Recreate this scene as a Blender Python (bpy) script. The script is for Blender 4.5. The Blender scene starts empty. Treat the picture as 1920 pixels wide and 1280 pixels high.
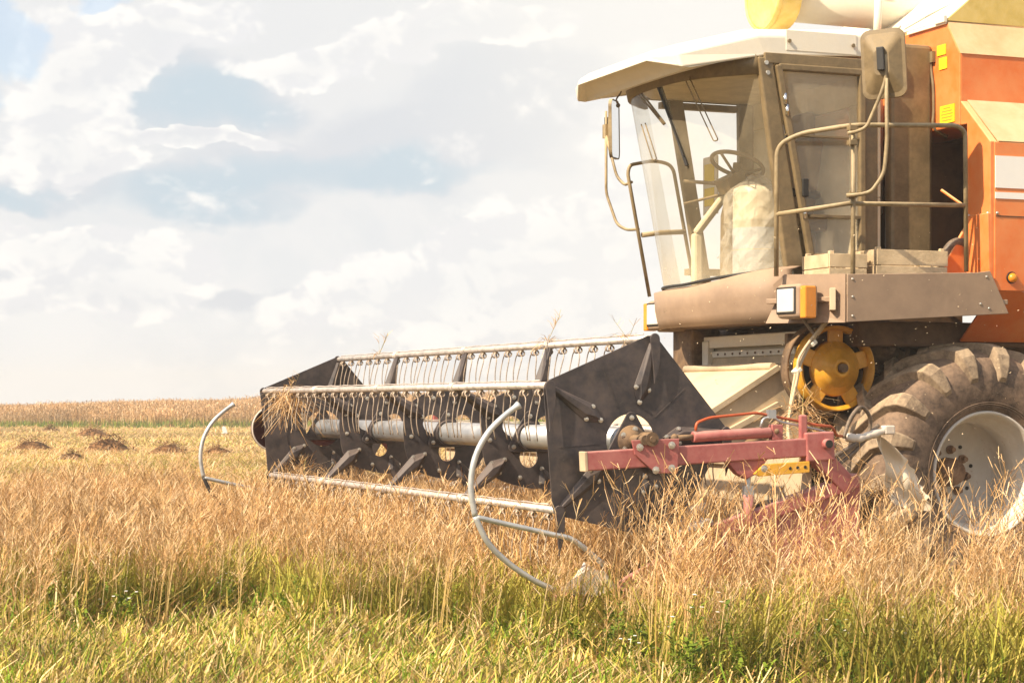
import bpy, bmesh, math, random
import numpy as np
from mathutils import Vector, Matrix
random.seed(7); rng = np.random.default_rng(11)
S = bpy.context.scene; COL = S.collection
R = math.radians; PI = math.pi

# ------------------------------------------------------------------ camera
cam = bpy.data.objects.new('camera', bpy.data.cameras.new('camera')); COL.objects.link(cam)
cam.location = (0, 0, 1.41); cam.rotation_euler = (R(90), 0, 0)
cam.data.sensor_width = 36; cam.data.lens = 36 * 3870 / 1920; cam.data.shift_y = 115 / 1920
cam.data.clip_start = .1; cam.data.clip_end = 6000
S.camera = cam

# ------------------------------------------------------------------ sun + sky
TH = R(21.8)
FW = Vector((-math.cos(TH), -math.sin(TH), 0)); LF = Vector((math.sin(TH), -math.cos(TH), 0))
SUN_LOCAL = Vector((.72, .19, .66))                     # forward, nearside, up
sd = (FW * SUN_LOCAL.x + LF * SUN_LOCAL.y + Vector((0, 0, SUN_LOCAL.z))).normalized()
sun = bpy.data.objects.new('sun', bpy.data.lights.new('sun', 'SUN')); COL.objects.link(sun)
sun.data.energy = 4.9; sun.data.angle = R(.53); sun.data.color = (1, .84, .62)
sun.rotation_euler = sd.to_track_quat('Z', 'Y').to_euler(); sun.location = sd * 60
S.view_settings.view_transform = 'Standard'; S.view_settings.look = 'None'
S.view_settings.exposure = 0.74; S.view_settings.gamma = 1.0; S.view_settings.use_curve_mapping = False
S.render.engine = 'CYCLES'; S.cycles.use_denoising = True
S.cycles.max_bounces = 6; S.cycles.transparent_max_bounces = 24; S.cycles.diffuse_bounces = 3
S.cycles.caustics_reflective = False; S.cycles.caustics_refractive = False


class NT:
    """small helper to write node trees as expressions"""
    def __init__(s, tree): s.t = tree; tree.nodes.clear()
    def n(s, kind, **kw):
        nd = s.t.nodes.new(kind)
        for k, v in kw.items(): setattr(nd, k, v)
        return nd
    def link(s, a, b): s.t.links.new(a, b)
    def setin(s, sock, v):
        if hasattr(v, 'is_output'): s.link(v, sock)
        elif v is not None: sock.default_value = v
    def m(s, op, a, b=None, c=None, clamp=False):
        nd = s.n('ShaderNodeMath', operation=op, use_clamp=clamp)
        for i, v in enumerate((a, b, c)):
            if v is not None: s.setin(nd.inputs[i], v)
        return nd.outputs[0]
    def smooth(s, v, lo, hi):
        nd = s.n('ShaderNodeMapRange', interpolation_type='SMOOTHSTEP', clamp=True)
        s.setin(nd.inputs[0], v); nd.inputs[1].default_value = lo; nd.inputs[2].default_value = hi
        return nd.outputs[0]
    def mix(s, f, a, b, blend='MIX'):
        nd = s.n('ShaderNodeMix', data_type='RGBA', blend_type=blend)
        s.setin(nd.inputs[0], f)
        for i, v in ((6, a), (7, b)):
            if isinstance(v, (tuple, list)): v = (*v[:3], 1)
            s.setin(nd.inputs[i], v)
        return nd.outputs[2]
    dim = '3D'
    def noise(s, vec, scale, detail=5, rough=.55, dist=0.0, dim=None):
        dim = dim or s.dim
        nd = s.n('ShaderNodeTexNoise', noise_dimensions=dim)
        if vec is not None: s.link(vec, nd.inputs['Vector'])
        nd.inputs['Scale'].default_value = scale; nd.inputs['Detail'].default_value = detail
        nd.inputs['Roughness'].default_value = rough; nd.inputs['Distortion'].default_value = dist
        return nd.outputs[0]


world = bpy.data.worlds.new('World'); S.world = world; world.use_nodes = True
def build_sky():
    N = NT(world.node_tree); N.dim = '2D'
    out = N.n('ShaderNodeOutputWorld')
    d = N.n('ShaderNodeTexCoord').outputs['Generated']
    sp = N.n('ShaderNodeSeparateXYZ'); N.link(d, sp.inputs[0]); x, y, z = sp.outputs
    az = N.m('ARCTAN2', x, y)
    el = N.m('ARCTAN2', z, N.m('SQRT', N.m('ADD', N.m('MULTIPLY', x, x), N.m('MULTIPLY', y, y))))
    cb = N.n('ShaderNodeCombineXYZ'); N.link(az, cb.inputs[0]); N.link(N.m('MULTIPLY', el, 1.5), cb.inputs[1])
    p = cb.outputs[0]
    n1 = N.noise(p, 9, 6, .6, .3); n2 = N.noise(p, 30, 7, .62, .2); n3 = N.noise(p, 5, 3, .5)
    wx = N.m('MULTIPLY', N.m('SUBTRACT', N.noise(p, 14, 4, .55), .5), .055)
    cb2 = N.n('ShaderNodeVectorMath', operation='ADD'); N.link(p, cb2.inputs[0]); cb2.inputs[1].default_value = (3.7, 1.3, .4)
    wy = N.m('MULTIPLY', N.m('SUBTRACT', N.noise(cb2.outputs[0], 14, 4, .55), .5), .04)
    azw = N.m('ADD', az, wx); elw = N.m('ADD', el, wy)
    def blob(px, py, rx, ry, rot=0.0):
        a = N.m('SUBTRACT', azw, (px - 960) / 3870); b = N.m('SUBTRACT', elw, (755 - py) / 3870)
        c, s_ = math.cos(R(rot)), math.sin(R(rot))
        u = N.m('ADD', N.m('MULTIPLY', a, c), N.m('MULTIPLY', b, s_)); v = N.m('SUBTRACT', N.m('MULTIPLY', b, c), N.m('MULTIPLY', a, s_))
        u = N.m('MULTIPLY', u, 3870 / rx); v = N.m('MULTIPLY', v, 3870 / ry)
        r2 = N.m('ADD', N.m('MULTIPLY', u, u), N.m('MULTIPLY', v, v))
        return N.m('SUBTRACT', 1, r2, clamp=True)
    def union(bl):
        v = bl[0]
        for b in bl[1:]: v = N.m('MAXIMUM', v, b)
        return v
    # cauliflower lumps: layered cells, and the same a little nearer the sun for their light and shade
    def lumps(vec):
        wv = N.n('ShaderNodeVectorMath', operation='MULTIPLY_ADD'); nz = N.n('ShaderNodeTexNoise', noise_dimensions='2D'); N.link(vec, nz.inputs['Vector']); nz.inputs['Scale'].default_value = 26; nz.inputs['Detail'].default_value = 4
        N.link(nz.outputs['Color'], wv.inputs[0]); wv.inputs[1].default_value = (.03, .03, .03); N.link(vec, wv.inputs[2])
        tot = None
        for sc_, am in ((16, .42), (34, .30), (75, .19), (160, .10)):
            vo = N.n('ShaderNodeTexVoronoi', feature='SMOOTH_F1', voronoi_dimensions='2D'); vo.inputs['Smoothness'].default_value = .35; vo.inputs['Scale'].default_value = sc_; N.link(wv.outputs[0], vo.inputs['Vector'])
            t = N.m('MULTIPLY', N.m('SUBTRACT', .62, vo.outputs['Distance']), am); tot = t if tot is None else N.m('ADD', tot, t)
        return tot
    h0 = lumps(p)
    sh = N.n('ShaderNodeVectorMath', operation='ADD'); N.link(p, sh.inputs[0]); sh.inputs[1].default_value = (-.007, .010, 0)
    h1 = lumps(sh.outputs[0]); relief = N.m('SUBTRACT', h0, h1)
    grey = union([blob(390, 205, 230, 95, 0), blob(560, 315, 430, 80, 8), blob(420, 370, 240, 70, 0), blob(800, 260, 420, 120, 8),
                  blob(90, 350, 200, 60, 0), blob(80, 545, 260, 60, 3), blob(1000, 190, 300, 110, 0), blob(470, 560, 120, 40, 0)])
    deep = union([blob(385, 205, 190, 62, 0), blob(480, 345, 380, 62, 6), blob(400, 395, 220, 42, 0), blob(40, 375, 120, 30), blob(720, 330, 300, 40, 5)])
    gap = union([blob(10, 70, 90, 120, 20), blob(195, 28, 70, 28, 0), blob(-160, 200, 200, 120, 0)])
    puff = union([blob(150, 170, 165, 150, 35), blob(300, 110, 210, 75, 22), blob(150, 290, 140, 80, 0), blob(640, 105, 270, 48, 14),
                  blob(1180, 420, 210, 170, 25), blob(960, 500, 330, 130, 20), blob(760, 560, 280, 90, 12), blob(1130, 560, 400, 170, 0),
                  blob(230, 520, 250, 80, 8), blob(90, 470, 150, 50, 0), blob(330, 268, 200, 20, -3), blob(1300, 250, 260, 160, 0), blob(900, 60, 240, 60, 8)])
    base = N.mix(N.smooth(el, .0, .16), (.90, .895, .885), (.82, .825, .83))
    base = N.mix(N.m('MULTIPLY', N.smooth(n1, .40, .62), .45), base, (.76, .785, .81))
    c = N.mix(N.m('MULTIPLY', N.smooth(N.m('ADD', grey, N.m('MULTIPLY', N.m('SUBTRACT', n1, .5), .7)), .08, .75), .8), base, (.70, .725, .765))
    c = N.mix(N.m('MULTIPLY', N.smooth(N.m('ADD', deep, N.m('MULTIPLY', N.m('SUBTRACT', n1, .5), .8)), -.05, 1.15), 1.0), c, (.59, .69, .76))
    pm = N.m('ADD', puff, N.m('ADD', N.m('MULTIPLY', h0, .75), N.m('MULTIPLY', N.m('SUBTRACT', n2, .5), .55)))
    pcol = N.mix(N.smooth(N.m('ADD', relief, N.m('MULTIPLY', N.m('SUBTRACT', n2, .5), -.10)), -.10, .10), (.845, .845, .855), (1.0, .98, .945))
    c = N.mix(N.m('MULTIPLY', N.smooth(pm, .20, .52), N.m('SUBTRACT', .92, N.m('MULTIPLY', N.smooth(puff, .45, 1.0), .45))), c, pcol)
    c = N.mix(N.m('MULTIPLY', N.smooth(N.m('ADD', az, N.m('MULTIPLY', el, .6)), -.02, .22), .6), c, (1.04, .985, .885))   # warm white tint mixed into the sky colour, growing to the east and upwards
    # clear sky between the clouds
    sky = N.n('ShaderNodeTexSky', sky_type='NISHITA', sun_disc=False)
    sky.sun_elevation = math.asin(sd.z); sky.sun_rotation = math.atan2(sd.x, sd.y); sky.dust_density = 2.0; sky.air_density = 1.0
    cover = N.m('SUBTRACT', 1, N.m('MULTIPLY', N.smooth(N.m('ADD', gap, N.m('MULTIPLY', N.m('SUBTRACT', n2, .5), .8)), .15, .6), .5))
    high = N.m('MULTIPLY', N.smooth(el, .25, .7), N.m('SUBTRACT', 1.15, N.smooth(n3, .42, .6)), clamp=True)
    cover = N.m('MULTIPLY', cover, N.m('SUBTRACT', 1, high), clamp=True)
    b1 = N.n('ShaderNodeBackground'); N.link(sky.outputs[0], b1.inputs[0]); b1.inputs[1].default_value = .13
    b2 = N.n('ShaderNodeBackground'); N.link(c, b2.inputs[0]); b2.inputs[1].default_value = .63
    mx = N.n('ShaderNodeMixShader'); N.link(cover, mx.inputs[0]); N.link(b1.outputs[0], mx.inputs[1]); N.link(b2.outputs[0], mx.inputs[2])
    N.link(mx.outputs[0], out.inputs[0])
build_sky()

# ------------------------------------------------------------------ harvest dust in the air
def build_haze():
    bpy.ops.mesh.primitive_cube_add(size=1); o = bpy.context.object; o.name = o.data.name = 'haze'; o['kind'] = 'stuff'
    x0, x1, y0, y1, z0, z1 = -280, 280, -40, 330, -9, 6.2
    o.location = ((x0 + x1) / 2, (y0 + y1) / 2, (z0 + z1) / 2); o.scale = (x1 - x0, y1 - y0, z1 - z0)
    mt = bpy.data.materials.new('harvest_dust_air'); mt.use_nodes = True; t = mt.node_tree; t.nodes.clear()
    out = t.nodes.new('ShaderNodeOutputMaterial'); v = t.nodes.new('ShaderNodeVolumePrincipled'); v.inputs['Color'].default_value = (.97, .91, .81, 1); v.inputs['Density'].default_value = .0014; v.inputs['Anisotropy'].default_value = .0
    t.links.new(v.outputs[0], out.inputs['Volume']); o.data.materials.append(mt)
build_haze()

# ------------------------------------------------------------------ materials
def mat(name, col, rough=.5, metal=0.0, var=.25, vscale=6.0, dust=None, damt=0.0, dup=0.0, bump=0.0, bscale=40.0, spec=.5, scratch=None):
    """paint or metal with uneven tone, settled dust (more on upward faces) and fine bump"""
    mt = bpy.data.materials.new(name); mt.use_nodes = True; N = NT(mt.node_tree)
    out = N.n('ShaderNodeOutputMaterial'); b = N.n('ShaderNodeBsdfPrincipled'); N.link(b.outputs[0], out.inputs[0])
    p = N.n('ShaderNodeTexCoord').outputs['Object']
    n = N.noise(p, vscale, 6, .6, .4); n2 = N.noise(p, vscale * 5, 5, .65)
    lo = tuple(c * (1 - var) for c in col); hi = tuple(min(1, c * (1 + var)) for c in col)
    c = N.mix(N.smooth(n, .3, .7), lo, hi)
    r = rough
    if dust:
        g = N.n('ShaderNodeSeparateXYZ'); N.link(N.n('ShaderNodeNewGeometry').outputs['Normal'], g.inputs[0])
        up = N.m('MULTIPLY', N.smooth(g.outputs[2], .1, .9), dup)
        k = N.m('MULTIPLY', N.smooth(N.m('ADD', N.m('MULTIPLY', n, .6), N.m('MULTIPLY', n2, .5)), .35, .75), damt)
        k = N.m('ADD', k, up, clamp=True)
        c = N.mix(k, c, dust)
        r = N.m('ADD', rough, N.m('MULTIPLY', k, .9 - rough))
    if scratch:
        c = N.mix(N.smooth(N.noise(p, vscale * 3, 8, .75, 1.5), .62, .68), c, scratch)
    N.setin(b.inputs['Base Color'], c if hasattr(c, 'is_output') else (*c, 1)); N.setin(b.inputs['Roughness'], r)
    b.inputs['Metallic'].default_value = metal; b.inputs['Specular IOR Level'].default_value = spec
    if bump:
        bp = N.n('ShaderNodeBump'); bp.inputs['Strength'].default_value = bump; bp.inputs['Distance'].default_value = .01
        N.link(N.noise(p, bscale, 6, .6), bp.inputs['Height']); N.link(bp.outputs[0], b.inputs['Normal'])
    return mt

DUST = (.52, .37, .22)
M = {}
M['cream'] = mat('cream_paint', (.80, .75, .64), .45, var=.05, dust=(.70, .60, .42), damt=.3, dup=.1)
M['tan'] = mat('dusty_glare_tan_panel', (.27, .185, .125), .55, var=.05, vscale=2.5, dust=(.50, .35, .23), damt=.30, dup=.45, bump=.04)  # dusty grey panels, with warm glare mixed into the tan base colour
M['frame'] = mat('dusty_glare_brown_frame', (.155, .11, .055), .45, var=.12, dust=(.36, .26, .13), damt=.35, dup=.4)  # dust on dark frames, plus a warm glare tint put into the brown
M['tube'] = mat('handrail_paint', (.21, .15, .075), .4, var=.25, dust=(.5, .4, .24), damt=.45, dup=.6)
M['orange'] = mat('orange_paint', (.76, .17, .025), .35, var=.05, vscale=2, dust=(.74, .44, .20), damt=.34, dup=.9, bump=.30, bscale=2.2, scratch=None)
M['sand'] = mat('dusty_slope_paint', (.62, .36, .17), .6, var=.12, vscale=3, dust=(.62, .46, .27), damt=.7, dup=.4)
M['red'] = mat('red_primer', (.38, .092, .088), .5, var=.12, vscale=8, dust=(.46, .25, .21), damt=.4, dup=.55, scratch=(.2, .05, .05))
M['maroon'] = mat('maroon_paint', (.10, .02, .022), .4, var=.2)
M['black'] = mat('black_reel_paint', (.028, .026, .034), .40, var=.3, vscale=4, dust=(.22, .16, .12), damt=.32, dup=.3, scratch=(.075, .065, .06), bump=.08, bscale=300)
M['steel'] = mat('galvanised_tube', (.50, .52, .55), .35, metal=.75, var=.15, vscale=9, dust=(.5, .45, .38), damt=.3, dup=.2)
M['bar'] = mat('worn_bat_tube', (.55, .50, .46), .42, metal=.55, var=.3, vscale=14, dust=(.6, .5, .42), damt=.5, dup=.3)
M['pipe'] = mat('divider_grey_pipe', (.52, .54, .55), .4, metal=.45, var=.2, vscale=10, dust=(.45, .42, .36), damt=.3, scratch=(.12, .11, .11))
M['pipe_black'] = mat('divider_black_paint', (.04, .035, .035), .5, var=.3, vscale=14, scratch=(.35, .33, .3))
M['spring'] = mat('spring_steel', (.34, .27, .21), .45, metal=.35, var=.4, vscale=30, dust=(.55, .43, .32), damt=.4)
M['bolt'] = mat('zinc_bolt', (.55, .52, .46), .35, metal=.7, var=.2, vscale=60)
M['iron'] = mat('dusty_iron', (.085, .05, .03), .65, var=.3, vscale=6, dust=(.30, .19, .10), damt=.6, dup=.5, bump=.1)
M['chassis'] = mat('dusty_chassis', (.085, .045, .022), .7, var=.35, vscale=4, dust=(.22, .12, .055), damt=.4, dup=.4)
M['feeder'] = mat('dusty_feeder_sheet', (.50, .39, .26), .6, var=.12, vscale=4, dust=(.66, .52, .34), damt=.6, dup=.5)
M['pulley'] = mat('yellow_pulley_paint', (.72, .33, .012), .35, var=.2, vscale=9, dust=(.6, .4, .15), damt=.3, scratch=(.3, .14, .03))
M['yellow'] = mat('yellow_plate', (.78, .40, .02), .4, var=.1, dust=(.6, .4, .2), damt=.2)
M['rubber'] = mat('dusty_tyre_rubber', (.07, .046, .034), .75, var=.35, vscale=7, dust=(.30, .20, .13), damt=.7, dup=.4, bump=.25, bscale=60)
M['lug'] = mat('worn_tyre_lug', (.20, .14, .095), .8, var=.3, vscale=9, dust=(.48, .36, .23), damt=.75, dup=.3, bump=.25, bscale=60)
M['rim'] = mat('white_rim_paint', (.66, .61, .54), .45, var=.1, vscale=5, dust=(.48, .36, .25), damt=.4, scratch=(.33, .17, .09))
M['hub'] = mat('rusty_hub', (.20, .105, .06), .6, var=.3, vscale=12, dust=(.4, .28, .18), damt=.5)
M['seat'] = mat('brown_seat_cloth', (.26, .18, .10), .85, var=.12, bump=.2, bscale=120)
M['trim'] = mat('cab_lining', (.76, .67, .48), .8, var=.1)
M['dark'] = mat('black_rubber', (.02, .018, .016), .55, var=.3)
M['hose'] = mat('hose_rubber', (.07, .05, .04), .5, var=.3, vscale=20, dust=(.4, .3, .2), damt=.5)
M['wood'] = mat('weathered_crate_wood', (.56, .42, .25), .8, var=.25, vscale=5, dust=(.62, .5, .34), damt=.4, bump=.3, bscale=50)
M['drum'] = mat('white_drum_plastic', (.74, .66, .50), .5, var=.06)
M['bluelabel'] = mat('pale_blue_label', (.55, .60, .66), .6, var=.08)
M['amber'] = mat('amber_lens', (.80, .28, .02), .25, var=.1)
M['white'] = mat('white_stripe_paint', (.88, .86, .82), .45, var=.02, dust=(.75, .65, .5), damt=.1)
M['sticker'] = mat('yellow_sticker', (.85, .62, .02), .5, var=.04)
M['print'] = mat('sticker_print', (.45, .32, .03), .6, var=.05)
M['redhose'] = mat('red_pipe_paint', (.45, .09, .03), .4, var=.2)
M['mirrorface'] = mat('mirror_glass', (.78, .8, .84), .06, metal=1.0, var=.02)
M['lamp'] = mat('headlamp_glass', (.66, .63, .57), .22, var=.05, spec=.8)
M['chrome'] = mat('chrome', (.7, .7, .7), .15, metal=1.0, var=.05)
M['auger'] = mat('auger_yellow_paint', (.72, .52, .12), .45, var=.1, dust=(.75, .62, .35), damt=.4)
M['butterfly'] = mat('butterfly_wing', (.85, .84, .80), .7, var=.05)

def glass_mat(name, tint, dirt, dirtcol):
    mt = bpy.data.materials.new(name); mt.use_nodes = True; N = NT(mt.node_tree)
    out = N.n('ShaderNodeOutputMaterial')
    t = N.n('ShaderNodeBsdfTransparent'); t.inputs[0].default_value = (*tint, 1)
    g = N.n('ShaderNodeBsdfGlossy'); g.inputs['Roughness'].default_value = .03
    lw = N.n('ShaderNodeLayerWeight'); fr = N.m('ADD', N.m('MULTIPLY', N.m('POWER', lw.outputs['Facing'], 4), .45), .03)
    m1 = N.n('ShaderNodeMixShader'); N.link(fr, m1.inputs[0]); N.link(t.outputs[0], m1.inputs[1]); N.link(g.outputs[0], m1.inputs[2])
    df = N.n('ShaderNodeBsdfDiffuse'); df.inputs[0].default_value = (*dirtcol, 1)
    p = N.n('ShaderNodeTexCoord').outputs['Object']
    k = N.m('MULTIPLY', N.m('ADD', .35, N.m('MULTIPLY', N.smooth(N.noise(p, 1.6, 6, .65), .3, .8), .65)), dirt)
    z = N.n('ShaderNodeSeparateXYZ'); N.link(p, z.inputs[0])
    k = N.m('ADD', k, N.m('MULTIPLY', N.m('SUBTRACT', 1, N.smooth(z.outputs[2], 2.25, 2.75)), dirt * .9), clamp=True)
    m2 = N.n('ShaderNodeMixShader'); N.link(k, m2.inputs[0]); N.link(m1.outputs[0], m2.inputs[1]); N.link(df.outputs[0], m2.inputs[2])
    N.link(m2.outputs[0], out.inputs[0]); return mt
M['glass'] = glass_mat('dusty_hazed_cab_glass', (.98, .97, .93), .23, (.80, .68, .48))  # dust film, its colour brightened to paint a pale haze over the glass
M['doorglass'] = glass_mat('dusty_hazed_door_glass', (.98, .95, .89), .20, (.90, .80, .62))  # dust film kept bright so its colour lifts the dim view into the cab
M['film'] = glass_mat('clear_wrapping_film', (.98, .97, .95), .13, (.85, .80, .70))
M['torn'] = glass_mat('milky_torn_plastic', (.9, .86, .78), .75, (.72, .62, .48))

def plant_mat(name, trans=.35, rough=.7):
    mt = bpy.data.materials.new(name); mt.use_nodes = True; N = NT(mt.node_tree)
    out = N.n('ShaderNodeOutputMaterial')
    a = N.n('ShaderNodeAttribute', attribute_name='tint')
    b = N.n('ShaderNodeBsdfPrincipled'); N.link(a.outputs['Color'], b.inputs['Base Color']); b.inputs['Roughness'].default_value = rough
    b.inputs['Specular IOR Level'].default_value = .3
    t = N.n('ShaderNodeBsdfTranslucent'); N.link(a.outputs['Color'], t.inputs[0])
    mx = N.n('ShaderNodeMixShader'); mx.inputs[0].default_value = trans
    N.link(b.outputs[0], mx.inputs[1]); N.link(t.outputs[0], mx.inputs[2]); N.link(mx.outputs[0], out.inputs[0]); return mt
M['plant'] = plant_mat('dry_and_green_stems', .13)
M['straw'] = plant_mat('loose_straw', .2)

# ------------------------------------------------------------------ mesh builder
class MB:
    def __init__(s): s.v = []; s.f = []; s.sm = []
    def add(s, vs, fs, smooth=False):
        o = len(s.v); s.v += [tuple(v) for v in vs]; s.f += [tuple(i + o for i in f) for f in fs]; s.sm += [smooth] * len(fs); return s
    def box(s, c, d, rot=None):
        hx, hy, hz = d[0] / 2, d[1] / 2, d[2] / 2
        vs = [Vector((x, y, z)) for x in (-hx, hx) for y in (-hy, hy) for z in (-hz, hz)]
        if rot is not None: vs = [rot @ v for v in vs]
        vs = [v + Vector(c) for v in vs]
        return s.add(vs, [(0, 1, 3, 2), (4, 6, 7, 5), (0, 4, 5, 1), (2, 3, 7, 6), (0, 2, 6, 4), (1, 5, 7, 3)])
    def beam(s, a, b, w, h, up=(0, 0, 1)):
        a, b = Vector(a), Vector(b); d = (b - a); L = d.length; d.normalize()
        sx = d.cross(Vector(up)).normalized(); uz = sx.cross(d)
        return s.box((a + b) / 2, (L, w, h), Matrix((d, sx, uz)).transposed())
    def prism(s, poly, axis, lo, hi):
        """polygon in the two other axes, extruded along axis between lo and hi. axis 0: (l,z) 1: (f,z) 2: (f,l)"""
        def P(p, t):
            q = list(p); q.insert(axis, t); return q
        n = len(poly); vs = [P(p, lo) for p in poly] + [P(p, hi) for p in poly]
        fs = [tuple(range(n))[::-1], tuple(range(n, 2 * n))] + [(i, (i + 1) % n, n + (i + 1) % n, n + i) for i in range(n)]
        return s.add(vs, fs)
    def tube(s, pts, r, n=8, caps=True):
        pts = [Vector(p) for p in pts]; rs = r if isinstance(r, (list, tuple)) else [r] * len(pts)
        vs = []; fs = []; prev = None
        for i, p in enumerate(pts):
            t = (pts[min(i + 1, len(pts) - 1)] - pts[max(i - 1, 0)]).normalized()
            if prev is None: u = t.cross(Vector((0, 0, 1)) if abs(t.z) < .9 else Vector((1, 0, 0))).normalized()
            else: u = (prev - t * prev.dot(t)).normalized()
            prev = u; w = t.cross(u)
            for k in range(n):
                a = 2 * PI * k / n; vs.append(p + (u * math.cos(a) + w * math.sin(a)) * rs[i])
        for i in range(len(pts) - 1):
            for k in range(n):
                fs.append((i * n + k, i * n + (k + 1) % n, (i + 1) * n + (k + 1) % n, (i + 1) * n + k))
        s.add(vs, fs, True)
        if caps:
            o = len(s.v) - len(vs); m = (len(pts) - 1) * n
            s.f += [tuple(o + k for k in range(n))[::-1], tuple(o + m + k for k in range(n))]; s.sm += [False, False]
        return s
    def cyl(s, a, b, r, n=20): return s.tube([a, b], r, n)
    def lathe(s, prof, c, axis=1, n=40, closed=False, smooth=True):
        """prof: (radius, offset along axis) list, turned round the axis through c"""
        vs = []; fs = []; m = len(prof)
        for k in range(n):
            a = 2 * PI * k / n
            for r, t in prof:
                q = [r * math.cos(a), r * math.sin(a)]; q.insert(axis, t); vs.append([q[i] + c[i] for i in range(3)])
        e = m if closed else m - 1
        for k in range(n):
            for j in range(e):
                fs.append((k * m + j, k * m + (j + 1) % m, ((k + 1) % n) * m + (j + 1) % m, ((k + 1) % n) * m + j))
        return s.add(vs, fs, smooth)
    def ball(s, c, r, n=8, m=6, sc=(1, 1, 1)):
        vs = []; fs = []
        for i in range(m + 1):
            for k in range(n):
                a, b = PI * i / m, 2 * PI * k / n
                vs.append((c[0] + r * sc[0] * math.sin(a) * math.cos(b), c[1] + r * sc[1] * math.sin(a) * math.sin(b), c[2] + r * sc[2] * math.cos(a)))
        for i in range(m):
            for k in range(n): fs.append((i * n + k, (i + 1) * n + k, (i + 1) * n + (k + 1) % n, i * n + (k + 1) % n))
        return s.add(vs, fs, True)
    def split(s):
        par = list(range(len(s.v)))
        def find(i):
            while par[i] != i: par[i] = par[par[i]]; i = par[i]
            return i
        for f in s.f:
            for i in f[1:]: par[find(i)] = find(f[0])
        groups = {}
        for f, sm in zip(s.f, s.sm): groups.setdefault(find(f[0]), []).append((f, sm))
        out = []
        for fs in groups.values():
            m = MB(); ix = {}
            for f, sm in fs:
                for i in f:
                    if i not in ix: ix[i] = len(m.v); m.v.append(s.v[i])
                m.f.append(tuple(ix[i] for i in f)); m.sm.append(sm)
            out.append(m)
        return out
    def build(s, name, material, parent=None, off=(0, 0, 0), bevel=0, solid=0, segs=2):
        me = bpy.data.meshes.new(name)
        me.from_pydata([(v[0] - off[0], v[1] - off[1], v[2] - off[2]) for v in s.v], [], s.f)
        bm = bmesh.new(); bm.from_mesh(me); bmesh.ops.recalc_face_normals(bm, faces=bm.faces); bm.to_mesh(me); bm.free()
        me.polygons.foreach_set('use_smooth', s.sm if len(s.sm) == len(me.polygons) else [False] * len(me.polygons))
        me.materials.append(material); o = bpy.data.objects.new(name, me); COL.objects.link(o)
        if parent: o.parent = parent
        if solid:
            md = o.modifiers.new('solid', 'SOLIDIFY'); md.thickness = solid; md.offset = 0
        if bevel:
            md = o.modifiers.new('bevel', 'BEVEL'); md.width = bevel; md.segments = segs; md.limit_method = 'ANGLE'; md.angle_limit = R(40); md.harden_normals = False
        return o

def arc(pts, steps=6, closed=False):
    """Catmull-Rom through the points"""
    P = [Vector(p) for p in pts]; out = []
    for i in range(len(P) - 1):
        a, b, c, d = P[max(i - 1, 0)], P[i], P[i + 1], P[min(i + 2, len(P) - 1)]
        for k in range(steps):
            t = k / steps
            out.append(.5 * ((2 * b) + (c - a) * t + (2 * a - 5 * b + 4 * c - d) * t * t + (3 * b - a - 3 * c + d) * t ** 3))
    return out + [P[-1]]
def rounded(pts, r=.05, k=4):
    """polyline with its inner corners rounded"""
    P = [Vector(p) for p in pts]; out = [P[0]]
    for i in range(1, len(P) - 1):
        a, b, c = P[i - 1], P[i], P[i + 1]
        u = (a - b); v = (c - b); ra = min(r, u.length * .45, v.length * .45); p0 = b + u.normalized() * ra; p1 = b + v.normalized() * ra
        for j in range(k + 1):
            t = j / k; out.append(p0 * (1 - t) ** 2 + b * 2 * t * (1 - t) + p1 * t * t)
    return out + [P[-1]]

def tag(o, label=None, cat=None, group=None, kind=None):
    for k, v in (('label', label), ('category', cat), ('group', group), ('kind', kind)):
        if v: o[k] = v
    return o
ORG = Vector((2.7644, 15.9392, 0)); MROT = R(180) + TH
MM = Matrix.Translation(ORG) @ Matrix.Rotation(MROT, 4, 'Z')
def W(f, l, z): return MM @ Vector((f, l, z))              # machine coordinates to world
def thing(name, label, cat, base=(0, 0, 0), group=None):
    o = bpy.data.objects.new(name, None); COL.objects.link(o); o.empty_display_size = .3
    o.location = W(*base); o.rotation_euler = (0, 0, MROT); return tag(o, label, cat, group)

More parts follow.
